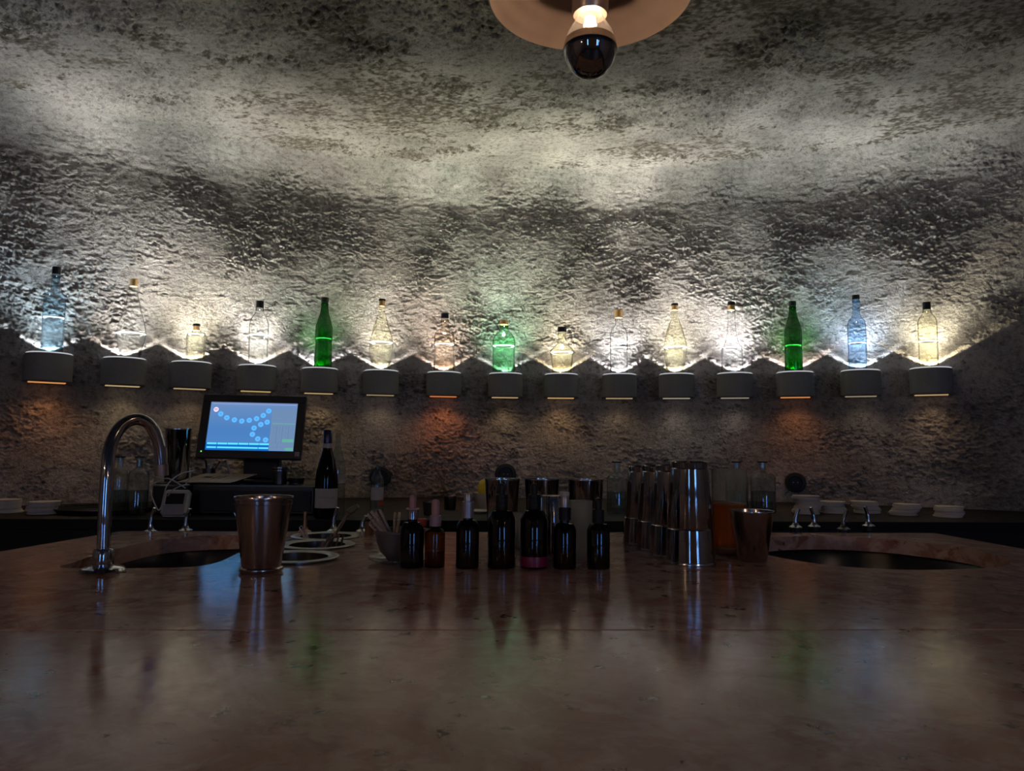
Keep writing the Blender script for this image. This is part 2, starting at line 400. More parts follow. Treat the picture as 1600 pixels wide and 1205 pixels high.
for i, (a, b_, c_, d_) in enumerate(WINS):
    fr = MB()
    for xx in (a + .02, b_ - .02): fr.box((xx, yr - .05, (c_ + d_) / 2), (.04, .06, d_ - c_))
    for z_ in (c_ + .02, d_ - .02): fr.box(((a + b_) / 2, yr - .05, z_), (b_ - a - .08, .06, .04))
    o = struct('window_%d' % (i + 1), fr, M_BLACK)
    pa = part('pane', MB().box(((a + b_) / 2, yr - .05, (c_ + d_) / 2), (b_ - a - .08, .006, d_ - c_ - .08)), G_CLEAR, o)
    L = bpy.data.lights.new('window_portal', 'AREA'); L.shape = 'RECTANGLE'; L.size = b_ - a; L.size_y = d_ - c_; L.cycles.is_portal = True
    lo = bpy.data.objects.new('window_portal', L); COL.objects.link(lo); lo.location = ((a + b_) / 2, yr - .12, (c_ + d_) / 2); lo.rotation_euler = (-PI / 2, 0, PI)

# ------------------------------------------------------------------ bar counter with sinks
from mathutils.geometry import tessellate_polygon
def flat2d(name, outer, holes, z, th):
    loops = [outer] + holes; flat = [p for l in loops for p in l]; n = len(flat)
    tris = tessellate_polygon([[Vector((p[0], p[1], 0)) for p in l] for l in loops])
    m = MB(); vs = [(p[0], p[1], z) for p in flat] + [(p[0], p[1], z - th) for p in flat]; fs = []
    for t in tris:
        a_, b_, c_ = (flat[k] for k in t)
        if (b_[0] - a_[0]) * (c_[1] - a_[1]) - (b_[1] - a_[1]) * (c_[0] - a_[0]) < 0: t = (t[0], t[2], t[1])
        fs.append(tuple(t)); fs.append((t[2] + n, t[1] + n, t[0] + n))
    k0 = 0
    for l in loops:
        m_ = len(l)
        for i in range(m_): j = (i + 1) % m_; fs.append((k0 + i, k0 + j, k0 + j + n, k0 + i + n))
        k0 += m_
    me = m.add(vs, fs).mesh(name, False)
    import bmesh
    bm = bmesh.new(); bm.from_mesh(me); bmesh.ops.recalc_face_normals(bm, faces=bm.faces); bm.to_mesh(me); bm.free()
    return me
TH_S = .032
def cpl(pts, n=5): return [(p.x, p.y) for p in smoothpoly([on_plane(x, y, ZT) for x, y in pts], n)]
BL, BR = on_plane(190, 830, ZT), on_plane(1460, 833, ZT); L2, R2 = on_plane(0, 862, ZT), on_plane(1600, 858, ZT)
S1, S2 = on_plane(0, 985, ZT), on_plane(1600, 984, ZT)
def lx(A, B, C, D):
    """corner where line A-B meets line C-D on the counter"""
    d1, d2 = (B - A), (D - C); k = ((C.x - A.x) * d2.y - (C.y - A.y) * d2.x) / (d1.x * d2.y - d1.y * d2.x); return A + d1 * k
SL, SR = lx(BL, L2, S1, S2), lx(BR, R2, S1, S2)
dd = (S2 - S1).normalized(); nn = Vector((-dd.y, dd.x, 0))
off = nn * -.55
FL, FR = lx(BL, L2, S1 + off, S2 + off), lx(BR, R2, S1 + off, S2 + off)
left_sink = cpl([(93, 886.5), (118, 878), (160, 864), (205, 852), (255, 842.5), (310, 838), (390, 836), (428, 838), (430, 843), (408, 851), (377, 862), (345, 877), (312, 884.5), (270, 887), (200, 888), (130, 888)])
right_sink = cpl([(1192, 842), (1230, 838.5), (1300, 838), (1380, 842), (1440, 848), (1500, 855.5), (1552, 866), (1577, 877), (1572, 883), (1540, 887.5), (1480, 890), (1420, 890.5), (1340, 887), (1270, 880), (1215, 870.5), (1172, 860), (1168, 849)])
WELLS = [on_plane(463, 873, ZT), on_plane(496, 852.5, ZT), on_plane(509, 838.2, ZT)]
WR = .077
wells_h = [[(c.x + .064 * math.cos(a), c.y + .064 * math.sin(a)) for a in [2 * PI * k / 40 for k in range(40)]] for c in WELLS]
bar = thing('bar_counter', 'long rosso stone bar counter with cut-out sinks, filling the foreground', 'counter', (0, 0, 0))
g = nn * .0022
link('stone_slab', flat2d('stone_slab', [(p.x, p.y) for p in (SL + g, SR + g, BR, BL)], [left_sink, right_sink] + wells_h, ZT, TH_S), M_STONE, bar)
link('stone_slab', flat2d('stone_slab', [(p.x, p.y) for p in (FL, FR, SR - g, SL - g)], [], ZT, TH_S), M_STONE, bar)
q = lambda A, B, t: A + (B - A) * t
ctr = (FL + FR + BL + BR) / 4
body = [q(ctr, p, .994) for p in (FL, FR, BR, BL)]
bb = MB()
for A, B in zip(body, body[1:] + body[:1]):   # four panels round the hollow counter body
    e = (B - A); n2_ = Vector((-e.y, e.x, 0)).normalized() * .004
    bb.prism([(A.x, A.y), (B.x, B.y), (B.x + n2_.x, B.y + n2_.y), (A.x + n2_.x, A.y + n2_.y)], .0, ZT - TH_S - .001)
part('panel', bb, M_BLACK, bar, smooth=False)
for nm, pl, lab in (('left', left_sink, 'sink basin below the left cut-out, half hidden by the tap'), ('right', right_sink, 'wide sink basin below the right cut-out')):
    c = Vector((sum(p[0] for p in pl) / len(pl), sum(p[1] for p in pl) / len(pl))); b = MB(); n = len(pl); vs = []; fs = []
    for sc_, z in ((1.03, ZT - TH_S - .0015), (1.0, ZT - .05), (.95, ZT - .17), (.86, ZT - .19), (.1, ZT - .195)):
        for p in pl: v = c + (Vector(p) - c) * sc_; vs.append((v.x, v.y, z))
    for k in range(4):
        for i in range(n): j = (i + 1) % n; fs.append((k * n + i, k * n + j, (k + 1) * n + j, (k + 1) * n + i))
    fs.append(tuple(range(4 * n, 5 * n))); b.add(vs, fs)
    part('sink_basin', b, M_SINK, bar, label=lab)

# back counter along the wall
e0, e1 = on_plane(0, 811, ZB), on_plane(1400, 816, ZB); ed = (e1 - e0).normalized()
arc = []
for k in range(41):
    a = math.radians(42 - 84 * k / 40); arc.append((ACX + (AR - .016) * math.sin(a), ACY + (AR - .016) * math.cos(a)))
fr_ = [e0 + ed * t for t in (-.28, 3.62)]
bc = thing('back_counter', 'black back-bar counter running along the plaster wall', 'counter', (0, 0, 0))
outl = [(fr_[0].x, fr_[0].y), (fr_[1].x, fr_[1].y)] + arc
part('worktop', MB().prism(outl, ZB - .03, ZB), M_BLACKST, bc, smooth=False)
nb = Vector((-ed.y, ed.x, 0)) * .05
part('front_panel', MB().prism([(v.x, v.y) for v in (fr_[0] + nb, fr_[1] + nb, fr_[1] + nb * 1.5, fr_[0] + nb * 1.5)], 0, ZB - .031), M_BLACK, bc, smooth=False)

# ------------------------------------------------------------------ fifteen wall shelves with lit bottles
SHX = [76, 194, 299, 402, 500, 596, 694, 790, 877, 968, 1057, 1148, 1242, 1344, 1454]
ZS = CAM.z + .343; SRAD, SHH = .08, .112
SR_ = AR - .083
def caps(name): return {'black': M_BLKPL, 'cork': M_CORK}[name]
# per bottle: axis x, base y, liquid y, colours, tint, outline [(half width px, y)], cap [(half width, y0, y1, kind)], shape
UPC = [(.80, .93, 1), (1, .95, .86), (1, .95, .8), (1, .96, .82), (.93, .95, 1), (1, .96, .9), (1, .78, .62), (.92, 1, .95), (1, .86, .56), (.96, .96, 1), (1, .96, .88), (.95, .93, 1), (1, .84, .72), (.76, .88, 1), (1, .88, .56)]
DNC = [(1, .42, .14), (1, .75, .38), (1, .72, .38), (1, .7, .3), (1, .7, .34), (1, .75, .45), (1, .30, .09), (1, .68, .33), (1, .6, .24), (1, .72, .4), (1, .86, .66), (1, .84, .68), (1, .38, .13), (1, .8, .55), (1, .66, .34)]
DNS = [1.5, .9, .8, 1, .9, .6, 2.0, .95, 1.2, .8, .7, .6, 1.7, .6, 1.0]
CLR = ((.93, .94, .93), (.26, .28, .27)); BLU = ((.66, .80, .88), (.26, .36, .44)); GRN = ((.035, .40, .06), (.01, .16, .02)); PGR = ((.52, .86, .62), (.14, .40, .24)); YEL = ((.96, .95, .84), (.34, .31, .18)); PNK = ((.96, .90, .82), (.38, .30, .22))
LBLU = ((.64, .78, .92), (.24, .36, .50))
sq = lambda a, j, z: (abs(math.cos(a)) ** 6 + abs(math.sin(a)) ** 6) ** (-1 / 6)
BOT = [
 dict(x=80, ll=496, g=BLU, o=[(18, 551), (18.3, 470), (17.5, 463), (14, 457), (8.5, 452), (7, 446), (6.3, 432), (6.3, 425)], cap=[(7, 414, 426, 'black')], d='tall pale blue straight-sided bottle with black stopper, at the far left end'),
 dict(x=203, ll=518, g=CLR, seg=8, o=[(16.5, 556), (17, 550), (25.5, 519), (24.5, 510), (15, 480), (8, 455), (5.5, 441)], cap=[(6, 430, 442, 'cork')], d='clear diamond-faceted bottle with amber cork, widest of the row'),
 dict(x=305, ll=520, g=YEL, shape=sq, o=[(14.5, 563), (15.5, 558), (15.5, 524), (14, 519), (7, 516), (6, 512)], cap=[(5, 506, 513, 'cork'), (6, 502.5, 506, 'black')], d='short square yellowish bottle with thin black cap'),
 dict(x=403, ll=522, g=CLR, o=[(15, 569), (15.5, 562), (15.5, 507), (14.5, 499), (11, 492), (6.5, 486), (5.5, 477)], cap=[(6, 467, 478, 'black')], d='clear round-shouldered bottle with tall black cap, above the monitor'),
 dict(x=505, ll=528, g=GRN, o=[(14, 574), (14.3, 566), (13, 535), (13.8, 522), (13.6, 509), (10.5, 498), (7, 487), (5.5, 474), (5.3, 469)], cap=[(6, 462, 469, 'black')], d='dark green glass bottle with black cap, left one of the two'),
 dict(x=595, ll=533, g=YEL, seg=8, o=[(14.5, 576), (15.5, 569), (20, 538), (19.5, 530), (12.5, 508), (6, 486), (4.5, 473)], cap=[(4.5, 465, 474, 'cork'), (5.2, 463, 466, 'black')], d='clear faceted bottle with narrow tapering neck, right of the left green bottle'),
 dict(x=694, ll=537, g=PNK, ribs=1, o=[(15.5, 580), (16, 574), (16, 524), (14.5, 517), (11, 513.5), (6, 511), (5.5, 495)], cap=[(6, 487, 495, 'black')], d='ribbed clear bottle glowing amber, over the reddest light patch'),
 dict(x=787, ll=541, g=PGR, o=[(17, 583), (17.5, 577), (17.8, 532), (16.5, 526), (12, 520), (7, 516), (6, 505)], cap=[(6.5, 499, 506, 'cork')], d='squat pale green bottle with cork stopper'),
 dict(x=878, ll=549, g=YEL, o=[(14.5, 582), (15, 577), (18.5, 548), (18, 544), (13, 539), (7.5, 534), (6, 528), (6.5, 522), (6, 516)], cap=[(7, 508, 516, 'black')], d='low yellow-lit decanter bottle with sloping sides and black stopper'),
 dict(x=967, ll=541, g=CLR, o=[(13.5, 582), (14, 576), (13.8, 520), (12.5, 513), (8, 507), (5.5, 503), (5.2, 492)], cap=[(6, 480, 493, 'cork')], d='slim clear straight bottle with pale cork'),
 dict(x=1055, ll=541, g=YEL, seg=8, o=[(13.5, 582), (14.5, 575), (19.5, 547), (19.5, 538), (13, 513), (6, 494), (4.8, 480)], cap=[(4.8, 473, 481, 'cork'), (5.5, 470.5, 474, 'black')], d='yellowish faceted bottle with black cap, between the slim bottle and the conical bottle'),
 dict(x=1144, ll=540, g=CLR, o=[(17, 580), (17.5, 574), (17, 543), (14, 538), (10.5, 530), (7.5, 517), (5.5, 490), (5.3, 479)], cap=[(5.5, 472, 480, 'cork'), (6, 467, 472.5, 'black')], d='clear bottle with long conical neck and broad base'),
 dict(x=1240, ll=537, g=GRN, o=[(14, 578), (14.4, 572), (13.8, 534), (14.4, 524), (14, 512), (10.8, 501), (7, 489), (5.5, 478), (5.3, 473)], cap=[(6, 466, 473, 'black')], d='dark green glass bottle with black cap, right one of the two'),
 dict(x=1340, ll=535, g=LBLU, o=[(14.8, 577), (15, 570), (14.8, 506), (13.5, 499), (8.5, 494), (6.2, 488), (5.5, 470), (5.5, 464)], cap=[(6, 458, 465, 'black')], d='blue-lit long-necked bottle with black stopper'),
 dict(x=1451, ll=533, g=YEL, o=[(15.5, 574), (15.8, 568), (15.6, 502), (14, 496), (9, 490), (6.5, 484), (6, 481)], cap=[(6.5, 470, 482, 'black')], d='yellow-lit straight bottle with square black cap, at the far right end'),
]
SHLAB = ['grey drum wall shelf at the left end, under the pale blue bottle', 'grey drum wall shelf under the widest diamond-faceted bottle', 'grey drum wall shelf under the short square bottle', 'grey drum wall shelf under the black-capped round-shouldered bottle, above the monitor', 'grey drum wall shelf under the left dark green bottle', 'grey drum wall shelf under the faceted bottle right of the left green one', 'grey drum wall shelf under the ribbed amber-glowing bottle', 'grey drum wall shelf under the squat pale green bottle', 'grey drum wall shelf under the low yellow-lit decanter', 'grey drum wall shelf under the slim straight clear bottle', 'grey drum wall shelf under the faceted bottle left of the conical one', 'grey drum wall shelf under the conical-necked bottle', 'grey drum wall shelf under the right dark green bottle', 'grey drum wall shelf under the blue-lit long-necked bottle', 'grey drum wall shelf at the right end, under the yellow-lit bottle']
M_LINE = pbr('white_glare', (.8, .82, .82), .25)  # white colour standing in for glare
def dshape(r, z0, z1, back):
    pts = [(r * math.cos(a), -r * math.sin(a)) for a in [PI * k / 32 for k in range(33)]]
    return [(back_x, y) for back_x, y in []] + list(reversed(pts)) + [(r, back), (-r, back)], z0, z1
def rim_lobe(L, a0=.50, a1=.66, s0=2.6, s1=.3):
    """LED optics: how strong the lamp shines towards the edge of its cone and straight up"""
    L.use_nodes = True; nt = L.node_tree; e = nt.nodes['Emission']
    tc = nt.nodes.new('ShaderNodeTexCoord'); sx = nt.nodes.new('ShaderNodeSeparateXYZ'); ab = nt.nodes.new('ShaderNodeMath'); ab.operation = 'ABSOLUTE'
    nt.links.new(tc.outputs['Normal'], sx.inputs[0]); nt.links.new(sx.outputs['Z'], ab.inputs[0])
    r = nt.nodes.new('ShaderNodeMapRange'); r.interpolation_type = 'SMOOTHSTEP'
    r.inputs[1].default_value = a0; r.inputs[2].default_value = a1; r.inputs[3].default_value = s0; r.inputs[4].default_value = s1
    nt.links.new(ab.outputs[0], r.inputs[0]); nt.links.new(r.outputs[0], e.inputs['Strength'])
for i, x in enumerate(SHX):
    d = ray(x, 580); dx_, dy_ = d.x / d.y, 1.0
    # the axis line meets the arc of shelf centres
    A_ = dx_ * dx_ + 1; B_ = -2 * (ACX * dx_ + ACY); C_ = ACX ** 2 + ACY ** 2 - SR_ ** 2
    Y = (-B_ + math.sqrt(B_ * B_ - 4 * A_ * C_)) / (2 * A_); X = dx_ * Y
    an = math.atan2(X - ACX, Y - ACY)
    sh = thing('wall_shelf', SHLAB[i], 'shelf', (X, Y, ZS - SHH), 'round bottle shelves along the plaster wall', -an)
    pl, _, _ = dshape(SRAD, 0, 1, .078)
    ins = dshape(SRAD - .004, 0, 1, .078)[0]
    part('drum', MB().prism(pl, .003, SHH - .0055), M_DRUM, sh)
    lp_ = MB(); nP = len(pl); lp_.add([(p[0], p[1], SHH - .0055) for p in pl] + [(p[0] * .94, p[1] * .94 if p[1] < 0 else p[1], SHH) for p in pl], [(k, (k + 1) % nP, nP + (k + 1) % nP, nP + k) for k in range(nP)] + [tuple(range(nP, 2 * nP)), tuple(reversed(range(nP)))])
    part('top_plate', lp_, M_RIM, sh, smooth=False, label='white acrylic top plate')
    dn = emis('down_diffuser_%d' % i, DNC[i], .32 * min(1.4, DNS[i]))
    part('light_diffuser', MB().box((0, .045, .0012), (.125, .032, .0036), .001), dn, sh, label='glowing diffuser under the shelf')
    for nm, zz_, col, pw, rx, ang_, bl_, px_, py_ in (('up_light', SHH + .005, UPC[i], UP_W, PI, 121.6, .06, 0, .054), ('up_beam', SHH + .014, tuple(.6 + .4 * v for v in UPC[i]), BEAM_W * (.45 if i in (4, 12) else 1), PI, 132, 1.0, 0, 0), ('down_light', -.008, DNC[i], DOWN_W * DNS[i], 0, 140, .9, 0, 0)):
        L = bpy.data.lights.new(nm, 'SPOT'); L.energy = pw; L.color = col; L.spot_size = math.radians(ang_); L.spot_blend = bl_
        L.shadow_soft_size = {'down_light': .03, 'up_beam': .035, 'up_light': .005}[nm]
        if nm == 'up_light': rim_lobe(L)
        if nm == 'up_beam': rim_lobe(L, .55, .96, .26, 1.2)
        lo = bpy.data.objects.new(nm, L); COL.objects.link(lo); lo.parent = sh; lo.location = (px_, py_, zz_); lo.rotation_euler = (rx, 0, 0)
    b = BOT[i]; sp = Spot(Vector((X, Y, ZS)), b['x'])
    c = Vector((at_dist(b['x'], 560, sp.D).x, at_dist(b['x'], 560, sp.D).y, ZS + .0006)); sp = Spot(c, b['x'])
    yb = b['o'][0][1]
    zf = lambda y: (yb - y) * sp.k * 1.0
    t = thing('lit_bottle', b['d'], 'bottle', c, 'bottles lit from below on the wall shelves', -an)
    o = [(sp.r(2 * w), zf(y)) for w, y in b['o']]
    seg = b.get('seg', 40); shp = b.get('shape')
    nbody = sum(1 for w, y in b['o'] if w > 9)
    fsh = None
    if shp: fsh = lambda a, j, z, nb=nbody: sq(a, j, z) * .93 if 0 < j <= nb else 1
    if b.get('ribs'): seg = 72; fsh = lambda a, j, z, nb=nbody: (1 + .035 * (1 if (round(a / (2 * PI) * 72) % 3) else -1)) if 0 < j <= nb - 1 else 1
    glm = glass('bottle_glass_%d' % i, *b['g'], .009)
    prof = [(0, .004), (o[0][0] * .8, .001), (o[0][0] * .96, .0)] + o
    if seg == 8:
        # diamond facets: alternate rings turned by half a facet
        me = MB(); vs = []; fs = []; n = 8
        rings = [(o[0][0], 0, 0), (o[1][0], o[1][1], 0), (o[2][0], o[2][1], .5), (o[3][0], o[3][1], .5), (o[4][0], o[4][1], 0), (o[5][0], o[5][1], .5), (o[6][0], o[6][1], .5)]
        for r_, z_, p_ in rings:
            for k in range(n): a = 2 * PI * (k + p_) / n; vs.append((r_ * math.cos(a), r_ * math.sin(a), z_))
        for q_ in range(len(rings) - 1):
            A0, B0 = q_ * n, (q_ + 1) * n; pa_, pb_ = rings[q_][2], rings[q_ + 1][2]
            for k in range(n):
                k1 = (k + 1) % n
                if pa_ == pb_: fs.append((A0 + k, A0 + k1, B0 + k1, B0 + k))
                elif pa_ < pb_: fs += [(A0 + k, A0 + k1, B0 + k), (A0 + k1, B0 + k1, B0 + k)]
                else: fs += [(A0 + k, B0 + k1, B0 + k), (A0 + k, A0 + k1, B0 + k1)]
        fs.append(tuple(reversed(range(n)))); me.add(vs, fs)
        part('glass', me, glm, t, smooth=False)
    else:
        mb = MB().lathe(prof, seg, shape=fsh)
        mt = o[-1]; mb.lathe([(mt[0] * 1.0, mt[1] - .016), (mt[0] * 1.16, mt[1] - .014), (mt[0] * 1.16, mt[1] - .008), (mt[0], mt[1] - .006)], 24)
        part('glass', mb, glm, t, ang=30)
    # liquid up to its level
    zl = zf(b['ll']); lp = [(0, .010), (o[0][0] * .90, .010)]
    for (r0, z0), (r1, z1) in zip(o, o[1:]):
        if z1 < zl:
            if z1 > .010: lp.append((r1 * .93, z1))
        else:
            rl = r0 + (r1 - r0) * (zl - z0) / max(1e-6, z1 - z0); lp.append((rl * .93, zl)); break
    rl = lp[-1][0]
    fs2 = (lambda a, j, z: sq(a, j, z) * .9 if j > 0 else 1) if shp else None
    lt = tuple(.72 + .26 * v for v in b['g'][0]) if b['g'] is not GRN else (.25, .75, .3)
    liq = glass('liquid_%d' % i, tuple(v * .93 for v in lt), tuple(v * .6 for v in lt), .006, .6)
    part('liquid', MB().lathe(lp, 8 if seg == 8 else 40, shape=fs2, ph0=0), liq, t)
    part('glare_ring', MB().lathe([(rl * .86, zl + .0003), (rl * .98, zl + .001), (rl * 1.03, zl + .004), (rl * 1.03, zl + .0055)], 8 if seg == 8 else 40, shape=(lambda a, j, z: sq(a, 1, z) * .9 if j > 0 else 1) if shp else None), M_LINE, t, label='white ring painting the glare at the liquid surface')  # white ring paints the glare line at the liquid level
    for w, y0, y1, kind in b['cap']:
        r_, z0, z1 = sp.r(2 * w), zf(y1), zf(y0)
        part('cap' if kind == 'black' else 'cork', MB().lathe([(0, z0), (r_, z0), (r_, z1 - .001), (r_ * .93, z1), (0, z1)], 24), caps(kind), t)

# ------------------------------------------------------------------ pendant lamp
pz = Spot(at(922, 0, .89), 922)
pend = thing('pendant_lamp', 'pendant lamp with brown metal dish shade and half-mirrored bulb, hanging over the bar', 'lamp', (pz.c.x, pz.c.y, 0))
zb = lambda y: at_dist(922, y, pz.D).z
z_bot, z_neck = zb(121), zb(24)
rb = .0335
H_ = z_neck - z_bot
bp_ = [(0, 0), (.35, .03), (.62, .10), (.86, .24), (.98, .38), (1, .47), (.95, .58), (.82, .72), (.62, .86), (.5, .96), (.46, 1.0), (.45, 1.12)]
low = [(rb * r, z_bot + H_ * z) for r, z in bp_ if z <= .60]; high = [(rb * r, z_bot + H_ * z) for r, z in bp_ if z >= .55]
def densify(p):
    q_ = smoothline([(a, b, 0) for a, b in p], 5); return [(max(0, v.x), v.y) for v in q_]
part('mirror_cap', MB().lathe(densify(low), 40), M_MIRROR, pend, label='silvered lower half of the bulb')
part('bulb_glass', MB().lathe(densify([low[-1]] + high[1:]) , 40), G_BULB, pend)
fil = [(.006 * math.cos(k * .9), .006 * math.sin(k * .9), z_bot + H_ * (.86 + .004 * k)) for k in range(26)]
part('filament', MB().tube(smoothline(fil, 3), .0011, 6).tube([(0, 0, z_bot + H_ * .74), (0, 0, z_bot + H_ * .98)], .0035, 8), M_TUNG, pend)
zn = z_bot + H_ * 1.05
part('socket', MB().lathe([(.012, zn - .004), (.021, zn - .004), (.023, zn), (.023, zn + .05), (.017, zn + .058), (.006, zn + .062), (0, zn + .062)], 32), M_COPPER, pend, label='dark copper lamp socket')
shr = .128; zsd = zb(0) + .004
sp_in = []
for k in range(41):
    t_ = k / 40; r_ = .022 + (shr - .022) * t_; sp_in.append((r_, zsd + .045 * (1 - t_ ** 1.9) + .0005 * math.sin(t_ * 34)))
part('dish_shade', MB().lathe(sp_in + [(shr + .002, zsd + .0015)] + [(r_, z_ + .0035) for r_, z_ in reversed(sp_in)], 72), M_SHADE, pend)
part('cord', MB().tube([(0, 0, zn + .055), (0, 0, ZCEIL - .02)], .003, 8).lathe([(0, ZCEIL - .035), (.03, ZCEIL - .035), (.045, ZCEIL + .0), (0, ZCEIL)], 24), M_BLKPL, pend)
L = bpy.data.lights.new('bulb_light', 'POINT'); L.energy = BULB_W; L.color = (1, .70, .46); L.shadow_soft_size = .008
lo = bpy.data.objects.new('bulb_light', L); COL.objects.link(lo); lo.parent = pend; lo.location = (0, 0, z_bot + H_ * .9)

# two unseen pendant copies, added behind the viewer as fill for the bar
for x_, y_, lab in ((-1.5, -.9, 'added fill pendant, unseen behind the viewer on the left'), (1.35, -1.2, 'added fill pendant, unseen behind the viewer on the right')):
    r2 = pend.copy(); COL.objects.link(r2); r2.location = (x_, y_, 0); r2['label'] = lab
    for ch in pend.children:
        c2 = ch.copy(); COL.objects.link(c2); c2.parent = r2
        if ch.name.startswith('mirror_cap'): c2.data = ch.data.copy(); c2.data.materials[0] = G_BULB  # clear bulb bottom, so the added lamps shine down
        if ch.type == 'LIGHT': c2.data = ch.data.copy(); c2.data.energy = FILL_W
# ------------------------------------------------------------------ tap over the left sink
fx = stand(160, 899, 72, ZT)
tap = thing('tap', 'chrome gooseneck tap standing at the left sink', 'tap', fx.c)
part('base_flange', MB().lathe([(0, 0), (fx.r(74), 0), (fx.r(76), .003), (fx.r(70), .007), (fx.r(38), .011), (0, .011)], 40), M_CHROME, tap)
part('collar', MB().lathe([(fx.r(33), .0105), (fx.r(34), .012), (fx.r(34), .035), (fx.r(31), .0375), (fx.r(22), .038)], 32), M_CHROME, tap)
kk = fx.k
rt = fx.r(22.5)
top = [(0, 0, .03)]
# the neck rises, leaning slightly, then arcs over the sink and away
P_ = [Vector((0, 0, .034))] + [at(x, y, fx.c.y + d) - fx.c for x, y, d in ((164, 800, 0), (167.5, 740, .004), (171.5, 703, .012), (181, 678, .024), (196, 661, .04), (216, 655.5, .056), (235, 665, .07), (246.5, 688, .08), (251, 710, .085), (252.5, 736, .088))]
P_ = smoothline(P_, 8)
part('gooseneck', MB().tube(P_, rt, 24), M_CHROME, tap)
e_ = Vector(P_[-1]); d_ = (Vector(P_[-1]) - Vector(P_[-3])).normalized()
part('spout_tip', MB().tube([e_ - d_ * .012, e_ + d_ * .008], rt * 1.09, 24), M_COPPER, tap, label='copper-toned aerator at the spout end')

# ------------------------------------------------------------------ cups, tins and glasses on the bar
def cup_profile(rb_, rt_, h, th=.0015, foot=0):
    return [(0, 0), (rb_ * .95, 0), (rb_, .003), (rt_, h), (rt_ + .001, h + .0005), (rt_ - th, h), (rb_ - th, .006), (0, .006)]
s = stand(408, 899, 68, ZT)
H1 = s.z(776)
jc = thing('julep_cup', 'large copper-toned metal cup with rolled rim and footed base, in front of the left sink', 'cup', s.c)
z1 = s.z(886)
part('foot', MB().lathe([(0, 0), (s.r(66), 0), (s.r(70), .004), (s.r(69), .007), (s.r(61), .0095), (s.r(63), z1 + .004), (0, z1 + .004)], 48), M_CUP, jc)
rt1 = s.r(95); rb1 = s.r(62)
part('body', MB().lathe([(rb1, z1), (rt1 * .965, H1 - .008), (rt1 * .965, H1 - .003), (rt1 * .95, H1 - .003), (rb1 * .97, z1 + .006), (0, z1 + .006)], 64), M_CUP, jc)
part('rim', MB().lathe([(rt1 * .95, H1 - .004), (rt1 * .985, H1 - .005), (rt1, H1 - .002), (rt1 * .99, H1 + .0005), (rt1 * .95, H1)], 64), M_CUP, jc)
bd = MB(); nb_ = 84
for k in range(nb_):
    a = 2 * PI * k / nb_; z_ = H1 - .0115; r_ = rb1 + (rt1 * .965 - rb1) * ((z_ - z1) / (H1 - .008 - z1)); bd.lathe([(0, -.0013), (.0012, 0), (0, .0013)], 6, (r_ * math.cos(a), r_ * math.sin(a), z_))
o = part('bead_band', bd, M_CUP, jc); o['kind'] = 'stuff'

